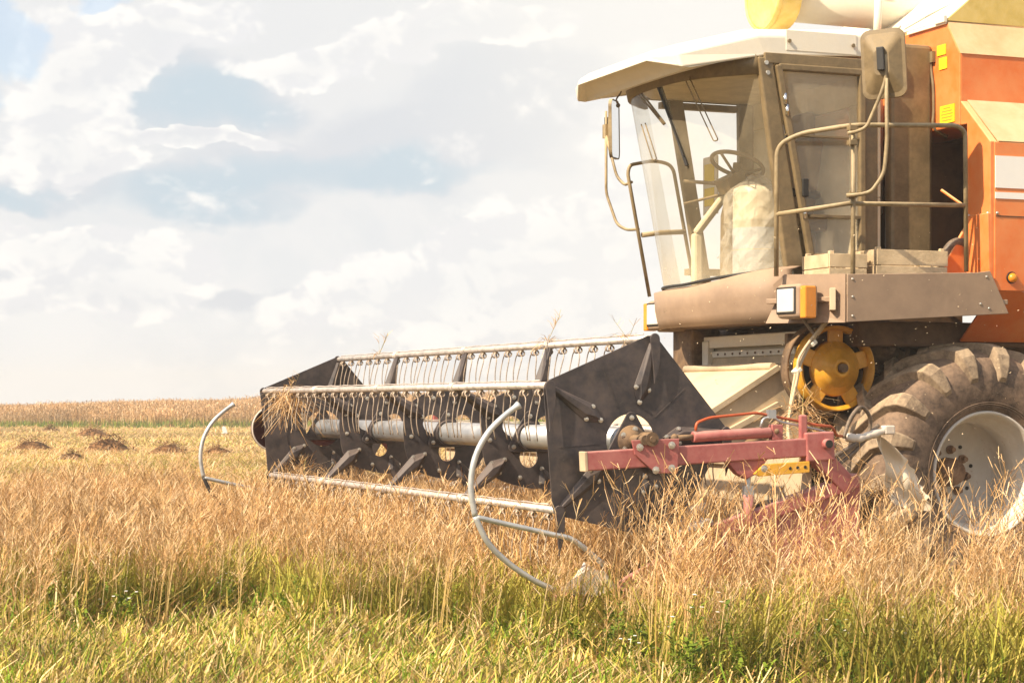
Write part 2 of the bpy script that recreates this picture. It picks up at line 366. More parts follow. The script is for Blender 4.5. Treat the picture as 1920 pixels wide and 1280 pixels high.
# ------------------------------------------------------------------ ground
def ss(t, a, b):
    t = np.clip((t - a) / (b - a), 0, 1); return t * t * (3 - 2 * t)
def zt(x, y):
    x = np.asarray(x, float); y = np.asarray(y, float)
    crest = np.clip(1.45 + .028 * x, -.4, 2.2)
    rise = ss(y, 98, 172) * crest - ss(y, 180, 320) * 7
    und = .05 * np.sin(x * .31 + 1) * np.sin(y * .23) * ss(y, 18, 30)
    return rise + und
def build_ground():
    ys = np.concatenate([np.arange(-30, 10, 4.), np.arange(10, 60, 1.), np.arange(60, 200, 4.), np.geomspace(200, 320, 10)])
    xs = np.concatenate([-np.geomspace(40, 270, 10)[::-1], np.arange(-39, 40, 1.5), np.geomspace(40, 270, 10)])
    X, Y = np.meshgrid(xs, ys); Z = zt(X, Y); nx, ny = len(xs), len(ys)
    vs = np.stack([X, Y, Z], -1).reshape(-1, 3)
    fs = [(j * nx + i, j * nx + i + 1, (j + 1) * nx + i + 1, (j + 1) * nx + i) for j in range(ny - 1) for i in range(nx - 1)]
    m = MB(); m.add(vs.tolist(), fs, True)
    mt = bpy.data.materials.new('stubble_soil'); mt.use_nodes = True; N = NT(mt.node_tree)
    out = N.n('ShaderNodeOutputMaterial'); b = N.n('ShaderNodeBsdfPrincipled'); N.link(b.outputs[0], out.inputs[0])
    p = N.n('ShaderNodeTexCoord').outputs['Object']
    c = N.mix(N.smooth(N.noise(p, .35, 6, .65), .35, .65), (.26, .16, .06), (.18, .16, .035))
    c = N.mix(N.smooth(N.noise(p, 9, 8, .7), .45, .7), c, (.10, .06, .025))
    N.link(c, b.inputs['Base Color']); b.inputs['Roughness'].default_value = .95; b.inputs['Specular IOR Level'].default_value = .1
    bp = N.n('ShaderNodeBump'); bp.inputs['Distance'].default_value = .08; N.link(N.noise(p, 14, 8, .7), bp.inputs['Height']); N.link(bp.outputs[0], b.inputs['Normal'])
    return tag(m.build('ground', mt), kind='structure')
build_ground()

# ================================================================== COMBINE HARVESTER
CH = thing('combine_harvester', 'dusty orange combine harvester with cream cab roof and glazed cab', 'combine harvester')
def part(mb, name, material, parent=CH, each=False, **k):
    if each: return [x.build(name, M[material], parent, **k) for x in mb.split()]
    return mb.build(name, M[material], parent, **k)

# ---- plan of the curved windscreen
def plan(l, z):
    k = .93 + .07 * (z - 2.3) / 1.5
    a = min(1, abs(l) / (.95 * k)); return 1.45 + .43 * (1 - a ** 3) - .185 * (3.8 - z)
def build_cab():
    # roof: plan rings at heights, lofted
    def roofring(kind):
        if kind == 'lip':   pl = [(.45, 3.89), (.63, 3.888), (1.437, 3.846), (2.07, 3.735), (2.20, 3.812)]; ls = [.95, .95, .95, .90, .60]
        elif kind == 'side':pl = [(.45, 4.06), (.63, 4.05), (1.50, 3.99), (2.10, 3.84), (2.19, 3.86)]; ls = [.95, .95, .95, .88, .60]
        else:               pl = [(.45, 4.10), (.63, 4.10), (1.55, 4.045), (2.05, 3.92), (2.13, 3.905)]; ls = [.86, .86, .86, .78, .54]
        near = [(f, l, z) for (f, z), l in zip(pl, ls)]
        far = [(f, -l, z) for (f, l, z) in near[::-1]]
        return near + far
    r0, r1, r2 = roofring('lip'), roofring('side'), roofring('top'); n = len(r0); m = MB()
    inner = [(f - (.05 if f > 1.9 else -.02), l * .95, z + .03) for f, l, z in r0]
    rings = [inner, r0, r1, r2]; vs = sum(rings, []); fs = []
    for k in range(3):
        for i in range(n): fs.append((k * n + i, k * n + (i + 1) % n, (k + 1) * n + (i + 1) % n, (k + 1) * n + i))
    for i in range(n // 2 - 1):
        fs.append((3 * n + i, 3 * n + i + 1, 3 * n + n - 2 - i, 3 * n + n - 1 - i)); fs.append((i, n - 1 - i, n - 2 - i, i + 1))
    m.add(vs, fs); roof = part(m, 'roof', 'cream', bevel=.018, segs=3)
    m = MB()                                                     # flush hatch on the side of the roof band
    m.box((.985, .951, 3.972), (.575, .005, .145)); h = part(m, 'roof_hatch', 'cream', roof, bevel=.003)
    m = MB()
    for f in (1.25, .73): m.cyl((f, .958, 3.965), (f, .968, 3.965), .014, 10)
    part(m, 'hatch_latch', 'frame', roof, each=True)
    # headlining and header beam under the roof
    m = MB(); N_ = 22
    for zz0, zz1, ins in ((3.72, 3.86, .0),):
        ring0 = []; ring1 = []
        for i in range(N_ + 1):
            l = -.95 + 1.9 * i / N_; ring0.append((plan(l * .98, zz0) + .006, l * .985, zz0 + .1 * 0)); ring1.append((plan(l * .98, zz1) + .012, l * .985, zz1))
        vs = ring0 + ring1; m.add(vs, [(i, i + 1, N_ + 2 + i, N_ + 1 + i) for i in range(N_)], True)
    part(m, 'windscreen_header', 'frame', solid=.03)
    m = MB(); m.prism([(.5, -.93), (.5, .93), (1.42, .93), (1.80, .5), (1.80, -.5), (1.42, -.93)], 2, 3.80, 3.84); part(m, 'headlining', 'trim')
    for s in (1, -1): m = MB(); m.box((1.0, s * .955, 3.835), (.90, .03, .075)); part(m, 'roof_rail', 'frame', bevel=.006)
    # windscreen glass
    m = MB(); zs = [2.27, 2.6, 3.0, 3.4, 3.74]; NL = 36; vs = []
    for z in zs:
        for i in range(NL + 1):
            u = -1 + 2 * i / NL; k = .93 + .07 * (z - 2.3) / 1.5; l = .945 * k * math.sin(u * PI / 2) * 1.0
            vs.append((plan(l, z), l, z + (.085 * max(0, l) ** 1.5 if z < 2.5 else 0)))
    fs = [(j * (NL + 1) + i, j * (NL + 1) + i + 1, (j + 1) * (NL + 1) + i + 1, (j + 1) * (NL + 1) + i) for j in range(len(zs) - 1) for i in range(NL)]
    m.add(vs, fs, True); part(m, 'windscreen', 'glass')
    # pillars (near and far), each leaning back towards its foot
    for s in (1, -1):
        m = MB(); m.prism([(1.50, 3.84), (1.385, 3.84), (1.125, 2.36), (1.275, 2.36)] if s > 0 else [(1.285, 3.84), (1.16, 3.84), (.90, 2.36), (1.02, 2.36)], 1, s * .905, s * .955 if s < 0 else s * .965)
        o = part(m, 'cab_pillar', 'frame', bevel=.012)
        m = MB()
        for z in (3.80, 3.73):
            f = (1.445 if s > 0 else 1.22) - .17 * (3.84 - z); m.cyl((f, s * .964, z), (f, s * .972, z), .016, 12)
        part(m, 'pillar_bolt', 'bolt', o, each=True)
        m = MB(); m.prism([(.66, 3.84), (.52, 3.84), (.52, 2.3), (.64, 2.3)], 1, s * .90, s * .955); part(m, 'cab_pillar', 'frame', bevel=.01)
    # near-side door: frame, glass, crossbar
    m = MB()
    outer = [(1.365, 3.79), (.64, 3.80), (.63, 2.42), (1.085, 2.42)]; inner = [(1.255, 3.72), (1.225, 3.745), (.70, 3.745), (.69, 2.47), (1.045, 2.47)]
    m.beam((1.345, .962, 3.79), (1.075, .962, 2.42), .05, .05, up=(0, 1, 0)); m.beam((1.34, .962, 3.775), (.66, .962, 3.775), .05, .05, up=(0, 1, 0))
    m.beam((.665, .962, 3.79), (.66, .962, 2.42), .05, .05, up=(0, 1, 0)); m.beam((1.10, .962, 2.445), (.66, .962, 2.445), .05, .05, up=(0, 1, 0))
    d = part(m, 'cab_door', 'frame', bevel=.01)
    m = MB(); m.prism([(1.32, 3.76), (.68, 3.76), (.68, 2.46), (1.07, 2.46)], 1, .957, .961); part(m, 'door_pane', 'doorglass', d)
    m = MB(); m.beam((1.10, .968, 2.735), (.68, .968, 2.735), .02, .035, up=(0, 1, 0)); m.beam((1.29, .968, 3.30), (.68, .968, 3.30), .012, .022, up=(0, 1, 0)); part(m, 'door_crossbar', 'frame', d, each=True)
    m = MB(); m.box((1.14, .985, 2.93), (.05, .03, .13)); part(m, 'door_handle', 'dark', d, bevel=.008)
    m = MB()
    for z in (3.55, 3.47, 2.75): f = 1.345 - .197 * (3.79 - z) ; m.cyl((f, .985, z - .04), (f, .985, z + .04), .014, 10)
    part(m, 'door_hinge', 'chrome', d, each=True)
    # far side: side window frame
    for q in (((1.34, -.945, 3.76), (.66, -.945, 3.76), .05, .06), ((1.1, -.945, 2.45), (.66, -.945, 2.45), .05, .1)): m = MB(); m.beam(*q, up=(0, 1, 0)); part(m, 'side_window_rail', 'frame')
    # rear wall of the cab with its window
    m = MB(); m.box((.50, 0, 2.58), (.05, 1.84, .62)); m.box((.50, 0, 3.72), (.05, 1.84, .26)); m.box((.50, .74, 3.24), (.05, .36, .70)); m.box((.50, -.74, 3.24), (.05, .36, .70))
    rw = part(m, 'cab_rear_wall', 'trim', bevel=.01)
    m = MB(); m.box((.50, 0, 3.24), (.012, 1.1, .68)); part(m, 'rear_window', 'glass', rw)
    # floor
    m = MB(); m.prism([(.5, -.9), (.5, .9), (1.2, .9), (1.5, .55), (1.58, 0), (1.5, -.55), (1.2, -.9)], 2, 2.22, 2.27); part(m, 'cab_floor', 'dark')
    # curved apron below the windscreen
    m = MB(); rows = []
    NL = 30
    for dz in range(5):
        row = []
        for i in range(NL + 1):
            u = -1 + 2 * i / NL; a = abs(math.sin(u * PI / 2)); l = (.93 if u < 0 else .985) * math.sin(u * PI / 2); f = (1.19 + .40 * math.sqrt(max(0, 1 - a ** 3.0)) if u < 0 else 1.25 + .34 * math.sqrt(max(0, 1 - a ** 3.6))) + .03 * (1 - a * a)
            top = 2.265 + .10 * max(0, l) ** 1.6; bot = 1.975
            t = dz / 4
            ff = f + (-.10 if dz == 0 else 0) - .05 * t * t
            z = top - (top - bot) * max(0, (t - .0)) if dz else top + .012
            if dz == 1: z = top - .012; ff = f
            row.append((ff, l, z))
        rows.append(row)
    vs = sum(rows, []); n = NL + 1
    m.add(vs, [(j * n + i, j * n + i + 1, (j + 1) * n + i + 1, (j + 1) * n + i) for j in range(4) for i in range(NL)], True)
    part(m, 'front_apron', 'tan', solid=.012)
    m = MB(); m.tube([(plan(l, 2.29) + .012, l, 2.285 + .095 * max(0, l) ** 1.5) for l in [-.86 + 1.74 * i / 24 for i in range(25)]], .012, 6); part(m, 'windscreen_seal', 'dark')
    # underside of the cab
    m = MB(); m.prism([(-.2, -.9), (-.2, .95), (1.20, .95), (1.40, .6), (1.48, 0), (1.38, -.5), (1.12, -.86)], 2, 1.985, 2.2); part(m, 'cab_underside', 'chassis')
    # seat
    m = MB(); m.box((.72, 0, 2.76), (.50, .50, .13)); m.box((.52 + .12, 0, 3.10), (.13, .48, .60), Matrix.Rotation(R(-9), 3, 'Y')); m.box((.59, 0, 3.50), (.10, .26, .22))
    st = part(m, 'driver_seat', 'seat', bevel=.045, segs=4)
    m = MB(); m.box((.74, 0, 2.50), (.34, .36, .42)); part(m, 'seat_base', 'frame', st, bevel=.02)
    m = MB()
    for s in (-1, 1): m.beam((.95, s * .30, 2.98), (.62, s * .30, 2.96), .06, .06)
    part(m, 'armrest', 'dark', st, each=True, bevel=.02)
    # steering column and wheel
    c0 = Vector((1.26, .05, 2.27)); c1 = Vector((1.20, .07, 3.10))
    m = MB(); m.tube([c0, (1.27, .06, 2.8), c1], [.06, .05, .045], 12); m.box((1.24, .07, 3.05), (.16, .20, .12), Matrix.Rotation(R(25), 3, 'Y'))
    m.tube([(1.25, .05, 3.04), (1.42, -.36, 3.10)], .015); m.tube([(1.25, .05, 2.98), (1.40, -.40, 2.93)], .012)
    scol = part(m, 'steering_column', 'frame', bevel=.01)
    m = MB(); cc = Vector((1.19, .07, 3.19)); rot = Matrix.Rotation(R(-22), 3, 'Y') @ Matrix.Rotation(R(8), 3, 'X')
    m.tube([cc + rot @ Vector((.20 * math.cos(a), .20 * math.sin(a), 0)) for a in [2 * PI * k / 40 for k in range(41)]], .016, 8)
    for a in (.3, 2.4, 4.5): m.tube([c1, cc + rot @ Vector((.20 * math.cos(a), .20 * math.sin(a), 0))], .011, 6)
    m.cyl(c1, cc + rot @ Vector((0, 0, .01)), .035, 12); part(m, 'steering_wheel', 'frame', scol)
    # console and levers on the far side of the seat
    m = MB(); m.box((.80, -.42, 2.60), (.42, .14, .62)); m.box((1.34, -.30, 2.48), (.08, .07, .44)); m.beam((1.345, -.30, 2.70), (1.22, .02, 3.02), .07, .05); con = part(m, 'control_console', 'trim', bevel=.02)
    for k, f in enumerate((.68, .80, .92)):
        m = MB(); m.tube([(f, -.42, 2.90), (f + .03, -.40, 3.08)], .008, 6); m.ball((f + .03, -.40, 3.09), .022)
        part(m, 'lever', 'dark', con)
    m = MB(); m.box((.99, -.75, 3.12), (.02, .24, .46)); part(m, 'instrument_panel', 'cream', con, bevel=.01)
    m = MB(); m.box((1.003, -.75, 3.22), (.006, .16, .14)); m.box((1.003, -.75, 3.03), (.006, .16, .14)); part(m, 'warning_sticker', 'sticker', con)
    # wipers
    m = MB()
    for a, b in (((1.86, -.40, 3.83), (1.83, .13, 3.45)), ((1.86, -.34, 3.83), (1.84, .17, 3.45))): m.tube([a, b], .008, 6)
    m.box((1.88, -.36, 3.84), (.07, .14, .06))
    wp = part(m, 'wiper_arm', 'frame')
    m = MB(); m.beam((1.865, .10, 3.79), (1.745, .34, 3.13), .020, .022); m.beam((1.885, .10, 3.77), (1.77, .33, 3.2), .008, .012); part(m, 'wiper_blade', 'dark', wp)
    for l0, l1, z0, z1 in ((.49, .63, 3.74, 3.28), (-.22, -.12, 3.50, 3.22)):
        m = MB(); f0, f1 = plan(l0, z0) + .012, plan(l1, z1) + .012; dw = .035
        m.tube(rounded([(f0, l0 - dw, z0), (f1, l1 - dw, z1), (f1, l1 + dw, z1), (f0, l0 + dw, z0)], .02), .0045, 6); part(m, 'sensor_loop', 'frame')
    m = MB(); m.tube(arc([(1.95, -.42, 3.80), (1.93, -.40, 3.76), (1.96, -.42, 3.70), (1.95, -.41, 3.66)]), .006, 6); m.ball((1.95, -.41, 3.655), .018); part(m, 'loose_cable', 'hose')
build_cab()

def build_platform():
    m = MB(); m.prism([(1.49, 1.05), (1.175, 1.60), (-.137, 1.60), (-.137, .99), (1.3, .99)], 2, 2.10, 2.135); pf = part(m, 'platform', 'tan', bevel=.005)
    # front chamfer sheet (carries the lamp) and side sheet
    m = MB(); a = Vector((1.47, 1.05, 0)); b = Vector((1.178, 1.602, 0))
    m.add([(1.475, 1.03, 1.965), (1.18, 1.604, 1.955), (1.175, 1.600, 2.285), (1.36, 1.09, 2.305), (1.425, 1.045, 2.235), (1.405, 1.05, 2.12)], [(0, 1, 2, 3, 4, 5)])
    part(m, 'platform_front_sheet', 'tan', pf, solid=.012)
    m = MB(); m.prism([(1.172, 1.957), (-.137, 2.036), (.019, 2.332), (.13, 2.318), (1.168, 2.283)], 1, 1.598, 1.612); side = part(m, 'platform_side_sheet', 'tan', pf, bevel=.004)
    m = MB()
    for f, z in ((1.13, 2.25), (1.13, 2.13), (1.13, 2.0), (.05, 2.29), (.03, 2.07), (.10, 2.1)): m.ball((f, 1.613, z), .010, 8, 4, (1, .6, 1))
    part(m, 'sheet_bolt', 'bolt', side, each=True)
    m = MB(); m.box((1.235, 1.525, 2.115), (.04, .10, .15), Matrix.Rotation(R(-28), 3, 'Z')); part(m, 'hinge_plate', 'feeder', pf, bevel=.004)
    # headlamps
    def lamp(c, ang, name='headlamp'):
        rot = Matrix.Rotation(R(ang), 3, 'Z')
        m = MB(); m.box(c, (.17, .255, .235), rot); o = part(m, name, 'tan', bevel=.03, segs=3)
        c = Vector(c); m = MB(); m.box(c + rot @ Vector((.086, -.015, .005)), (.012, .205, .185), rot); part(m, 'lamp_bezel', 'dark', o, bevel=.01)
        m = MB(); m.box(c + rot @ Vector((.092, -.015, .005)), (.016, .175, .16), rot); part(m, 'lamp_lens', 'lamp', o, bevel=.012)
        s = 1 if c.y > 0 else -1
        m = MB(); m.box(c + rot @ Vector((.035, s * .155, -.01)), (.10, .06, .22), rot); part(m, 'indicator', 'amber', o, bevel=.01)
    lamp((1.40, 1.335, 2.105), 10); lamp((1.27, -1.02, 2.105), 4)
    m = MB(); m.tube(arc([(1.36, 1.33, 2.0), (1.30, 1.32, 1.93), (1.22, 1.30, 1.86)]), .012, 6); part(m, 'lamp_cable', 'hose')
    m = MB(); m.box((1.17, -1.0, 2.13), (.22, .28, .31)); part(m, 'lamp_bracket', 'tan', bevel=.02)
    # handrail of the platform
    m = MB(); r = .017
    P = [(1.445, 1.12, 2.29), (1.44, 1.12, 3.20), (1.32, 1.24, 3.275), (1.07, 1.50, 3.312), (.22, 1.50, 3.352), (.15, 1.50, 3.31), (.14, 1.50, 2.33)]
    m.tube(rounded(P, .10, 6), r, 10); m.tube([(1.445, 1.12, 2.72), (1.09, 1.50, 2.775), (.14, 1.50, 2.795)], r * .95, 10); m.tube([(1.06, 1.50, 2.13), (1.055, 1.50, 3.31)], r, 10)
    hr = part(m, 'handrail', 'tube')
    m = MB()
    for z in (3.29, 3.19, 2.83): m.box((1.075, 1.515, z), (.06, .05, .035)); m.cyl((1.10, 1.53, z - .03), (1.10, 1.53, z + .03), .008, 8)
    part(m, 'rail_clamp', 'frame', hr, bevel=.006)
    # far-side handrail
    m = MB(); m.tube(rounded([(1.404, -1.0, 2.25), (1.595, -1.0, 3.22), (1.575, -1.0, 3.285), (1.36, -1.0, 3.33), (1.2, -1.0, 3.30), (1.0, -1.0, 2.3)], .08, 5), .0145, 10); m.tube([(1.47, -1.0, 2.735), (1.30, -1.0, 2.76), (1.1, -.97, 2.77)], .021, 10)
    part(m, 'far_handrail', 'tube')
    # mirrors
    def rr(w, h, r, n=5):
        o = []
        for cx, cy, a0 in ((w / 2 - r, h / 2 - r, 0), (-w / 2 + r, h / 2 - r, 90), (-w / 2 + r, -h / 2 + r, 180), (w / 2 - r, -h / 2 + r, 270)):
            for k in range(n + 1): a = R(a0 + 90 * k / n); o.append((cx + r * math.cos(a), cy + r * math.sin(a)))
        return o
    def mirror(c, w, h, yaw, pitch, roll, depth, name):
        """dish-shaped housing (back towards local +x), rim and glass (towards local -x)"""
        rot = Matrix.Rotation(R(yaw), 3, 'Z') @ Matrix.Rotation(R(pitch), 3, 'Y') @ Matrix.Rotation(R(roll), 3, 'X'); c = Vector(c)
        rings = [(rr(w, h, .06), 0), (rr(w * 1.0, h * 1.0, .06), .025), (rr(w * .86, h * .88, .05), .028), (rr(w * .34, h * .36, .03), depth)]
        vs = []; fs = []
        n = len(rings[0][0])
        for ring, x in rings: vs += [c + rot @ Vector((x, a, b)) for a, b in ring]
        for k in range(len(rings) - 1):
            for i in range(n): fs.append((k * n + i, k * n + (i + 1) % n, (k + 1) * n + (i + 1) % n, (k + 1) * n + i))
        fs.append(tuple(range(3 * n, 4 * n)))
        m = MB(); m.add(vs, fs); o = part(m, name, 'frame' if depth > .06 else 'tube', solid=.006)
        m = MB(); ring = rr(w * .96, h * .96, .05); m.add([c + rot @ Vector((.004, a, b)) for a, b in ring], [tuple(range(len(ring)))]); part(m, 'mirror_glass', 'mirrorface', o)
        m = MB(); m.box(c + rot @ Vector((depth + .02, 0, .02)), (.04, .05, .16), rot); part(m, 'mirror_mount', 'dark', o, bevel=.006)
        return o
    nm = mirror((.86, 1.58, 3.73), .30, .47, 46, 0, 3, .09, 'side_mirror')
    m = MB()
    m.tube(rounded([(.90, 1.66, 3.78), (.895, 1.66, 3.62), (.93, 1.64, 3.50), (1.0, 1.58, 3.29), (1.06, 1.55, 3.26), (1.12, 1.53, 3.25)], .05), .013, 8)
    m.tube(rounded([(.895, 1.66, 3.62), (.888, 1.66, 3.20), (.905, 1.65, 2.97), (.985, 1.62, 2.85), (1.04, 1.58, 2.83), (1.13, 1.53, 2.825)], .06), .014, 8)
    part(m, 'mirror_arm', 'tube', nm)
    fm = mirror((1.505, -1.42, 3.62), .30, .47, -37, 0, -3, .05, 'side_mirror')
    m = MB(); m.tube([(1.60, -1.40, 3.76), (1.60, -1.40, 3.56), (1.60, -1.4, 3.24)], .010, 8)
    m.tube(rounded([(1.60, -1.40, 3.56), (1.55, -1.30, 3.22), (1.52, -1.22, 3.15), (1.56, -1.0, 3.15)], .05), .012, 8)
    m.tube(rounded([(1.60, -1.40, 3.56), (1.60, -1.4, 3.10), (1.55, -1.30, 2.84), (1.51, -1.2, 2.79), (1.5, -1.0, 2.78)], .05), .012, 8); m.box((1.585, -1.42, 3.60), (.05, .06, .11))
    part(m, 'mirror_arm', 'tube', fm)
build_platform()

def build_body():
    # grain tank and side panelling: cross-section (l,z) swept back
    back = -4.2
    m = MB(); m.prism([(-1.0, 4.17), (1.045, 4.17), (1.214, 3.92), (1.214, 3.40), (-1.214, 3.40), (-1.214, 3.92)], 0, back, 0.0); tank = part(m, 'grain_tank', 'orange', bevel=.012)
    m = MB(); m.prism([(1.05, 4.172), (1.222, 3.917), (1.218, 3.915), (1.045, 4.168)], 0, back, -.004); part(m, 'tank_shoulder', 'sand', tank)
    # flared side panel: front closing sheet, slope, upright side
    m = MB(); m.prism([(1.222, 3.575), (1.586, 3.242), (1.586, 2.195), (1.30, 2.20), (1.30, 3.40), (1.222, 3.40)], 0, -.06, .001); part(m, 'side_front_sheet', 'orange', bevel=.006)
    m = MB(); m.prism([(1.215, 3.586), (1.594, 3.247), (1.586, 3.242), (1.215, 3.575)], 0, back, -.062); part(m, 'side_slope', 'sand')
    m = MB(); m.prism([(1.56, 3.242), (1.592, 3.242), (1.592, 2.195), (1.56, 2.195)], 0, back, -.03); sp = part(m, 'side_panel', 'orange', bevel=.006)
    m = MB(); m.box((-2.1, 1.594, 3.03), (4.13, .008, .225)); part(m, 'white_stripe', 'white', sp)
    m = MB(); m.box((-2.1, 1.594, 2.865), (4.13, .008, .045)); part(m, 'white_stripe', 'white', sp)
    m = MB(); m.box((-2.1, 1.593, 2.72), (4.12, .006, .007)); part(m, 'panel_joint', 'chassis', sp)
    m = MB()
    for f, z in ((-.05, 2.74), ): m.ball((f, 1.594, z), .012)
    for l in (1.33, 1.56): m.ball((.004, l, 2.74), .013)
    part(m, 'panel_bolt', 'bolt', sp, each=True)
    m = MB(); m.prism([(.02, 2.74), (-.055, 2.74), (-.055, 2.20), (.006, 2.20)], 1, 1.30, 1.585); part(m, 'lower_front_sheet', 'orange', sp, bevel=.004)
    m = MB(); m.cyl((-.17, 1.59, 2.29), (-.17, 1.60, 2.29), .042, 16); lam = part(m, 'marker_lamp', 'dark', sp)
    m = MB(); m.ball((-.172, 1.605, 2.288), .034, 14, 8, (1, .9, 1)); part(m, 'side_indicator_lens', 'amber', sp)
    # skirt tucked under the side panel
    m = MB(); m.prism([(1.59, 2.193), (1.58, 2.193), (1.18, 1.86), (1.19, 1.85)], 0, back, -.02); part(m, 'lower_skirt', 'orange')
    # folding tank extension on top: front flap leaning back and upright side flaps
    m = MB(); m.add([(.005, -1.0, 4.19), (.005, 1.04, 4.18), (-.62, 1.06, 4.70), (-.62, -1.02, 4.70)], [(0, 1, 2, 3)]); fl = part(m, 'tank_front_flap', 'cream', solid=.012)
    m = MB(); m.add([(.01, 1.05, 4.18), (back, 1.05, 4.18), (back, 1.08, 4.70), (-.62, 1.08, 4.70)], [(0, 1, 2, 3)]); part(m, 'tank_side_flap', 'auger', solid=.012)
    m = MB(); m.add([(.01, -1.03, 4.18), (back, -1.03, 4.18), (back, -1.06, 4.70), (-.62, -1.06, 4.70)], [(0, 1, 2, 3)]); part(m, 'tank_side_flap', 'auger', solid=.012)
    m = MB(); m.box((.02, 1.0, 4.19), (.03, .12, .05)); m.box((.012, .80, 4.165), (.02, .5, .025)); part(m, 'flap_hinge', 'cream', fl, each=True, bevel=.004)
    m = MB(); m.beam((.008, .45, 4.25), (-.30, .98, 4.45), .012, .05); part(m, 'flap_brace', 'cream', fl)
    # dusty bulkhead behind the cab, openings and door stay
    m = MB(); m.box((-.45, 0, 2.80), (.04, 2.6, 1.20)); part(m, 'bulkhead', 'chassis')
    m = MB(); m.box((.22, -.32, 3.28), (.30, 1.3, .95)); part(m, 'window_backing_box', 'cream', bevel=.04)  # cream box added to brighten the view through the cab's rear window
    m = MB(); m.box((-.10, .60, 2.78), (.66, .05, 1.15)); m.box((-.02, .30, 2.80), (.5, .04, 1.2)); part(m, 'engine_side_sheet', 'chassis', bevel=.01)
    m = MB(); m.box((.18, .82, 3.18), (.36, .10, 1.7)); part(m, 'cab_rear_duct', 'frame', bevel=.03)
    m = MB(); m.tube([(.05, 1.05, 2.95), (-.18, 1.34, 2.68)], .011, 6); part(m, 'door_stay', 'orange')
    m = MB(); m.prism([(-.02, 2.68), (-.42, 2.68), (-.42, 2.2), (.30, 2.2)], 1, 1.24, 1.27); part(m, 'inner_guard', 'orange', bevel=.006)
    m = MB(); m.tube(arc([(.10, 1.2, 2.25), (.12, 1.22, 2.48), (.02, 1.25, 2.56), (-.12, 1.27, 2.46), (-.16, 1.27, 2.25)]), .035, 10); part(m, 'intake_hose', 'hose')
    # stickers, cable and bracket on the tank's front wall
    for l, z, w, h in ((.985, 3.975, .11, .075), (1.005, 3.875, .10, .085)):
        m = MB(); m.box((.004, l, z), (.006, w, h)); part(m, 'warning_sticker', 'sticker', tank)
    m = MB(); m.box((.004, 1.06, 3.50), (.006, .185, .13)); stk = part(m, 'notice_sticker', 'sticker', tank)
    m = MB()
    for k, w in enumerate((.09, .13, .15, .14, .12)): m.box((.0078, 1.06, 3.545 - .022 * k), (.002, w, .008))
    part(m, 'sticker_lines', 'print', tank)
    m = MB(); m.tube(arc([(.012, .88, 3.97), (.012, .86, 3.88), (.012, .89, 3.72), (.012, .895, 3.55), (.012, .90, 3.42), (-.1, .9, 3.36)]), .012, 6); m.box((.015, .88, 3.94), (.03, .05, .08)); part(m, 'tank_cable', 'frame', tank)
    # unloading auger and its spout lying over the roof
    m = MB(); m.cyl((1.0, .12, 4.46), (.80, .12, 4.46), .25, 28); sp2 = part(m, 'auger_spout', 'auger', bevel=.01)
    m = MB(); m.cyl((.80, .02, 4.52), (back + .6, -.25, 4.55), .22, 28); part(m, 'unloading_auger', 'cream')
    m = MB(); m.lathe([(.252, .0), (.262, .0), (.262, .05), (.252, .05)], (.965, .12, 4.46), 0, 28, True); part(m, 'spout_rim', 'auger', sp2)
    m = MB(); m.tube([(.16, .35, 4.08), (.14, .36, 4.6)], .03, 10); m.lathe([(.09, 0), (.05, .03), (.03, .08)], (.16, .35, 4.10), 2, 16); part(m, 'auger_rest', 'cream')
    # chassis
    m = MB(); m.box((-1.6, 0, 1.62), (4.4, 1.5, .70)); m.box((-1.5, 0, 1.9), (4.6, 2.3, .18)); m.box((0, 0, .92), (.32, 1.9, .30)); m.box((.35, .78, 1.45), (1.1, .06, .95)); ch = part(m, 'chassis', 'chassis', bevel=.02)
    m = MB(); m.box((.45, .82, 1.86), (1.5, .05, .09)); m.box((.75, .86, 1.35), (.08, .05, .9)); part(m, 'chassis_rail', 'iron', ch, bevel=.008)
    m = MB(); m.box((1.03, -.92, 1.74), (.26, .34, .50)); m.box((1.12, -.95, 1.45), (.06, .30, .5)); part(m, 'step_box', 'iron', bevel=.02)
    # drive pulleys
    def pulley(c, r, w, name, mt, spokes=5, hubr=.3):
        m = MB(); x, y, z = c
        m.lathe([(r * .90, y), (r * .98, y - .002), (r, y + .006), (r * .955, y + .03), (r * .935, y + w / 2), (r * .955, y + w - .03), (r, y + w - .006), (r * .985, y + w + .002), (r * .955, y + w), (r * .945, y + w - .012), (r * .90, y + w - .016), (r * .89, y + w / 2)], (x, 0, z), 1, 48, True)
        o = part(m, name, mt)
        m = MB(); m.lathe([(.0, y + w + .025), (r * .12, y + w + .025), (r * .13, y + w + .06), (r * .22, y + w + .055), (r * .24, y + w + .02), (r * .44, y + w + .015), (r * .46, y + w * .8), (r * .62, y + w * .72), (r * .66, y + w * .45), (.0, y + w * .40)], (x, 0, z), 1, 40); part(m, 'pulley_hub', mt, o)
        for k in range(spokes):
            a = 2 * PI * k / spokes + .35; d = Vector((math.cos(a), 0, math.sin(a))); m = MB()
            m.beam(Vector((x, y + w * .5, z)) + d * r * .5, Vector((x, y + w * .5, z)) + d * r * .90, r * .40, .022, up=(0, 1, 0)); part(m, 'pulley_spoke', mt, o, bevel=.008)
        m = MB(); m.cyl((x, y + w, z), (x, y + w + .09, z), r * .10, 14); part(m, 'pulley_shaft', 'iron', o)
        return o
    pulley((.92, .96, 1.655), .305, .11, 'drive_pulley', 'pulley')
    m = MB(); m.lathe([(.312, .865), (.328, .87), (.328, .955), (.312, .96)], (.945, 0, 1.655), 1, 48, True); part(m, 'drive_belt_guard', 'iron')
    pulley((.46, .88, 1.80), .20, .09, 'idler_pulley', 'iron', 4)
    pulley((-.02, .86, 1.86), .17, .08, 'idler_pulley', 'iron', 4)
    m = MB()
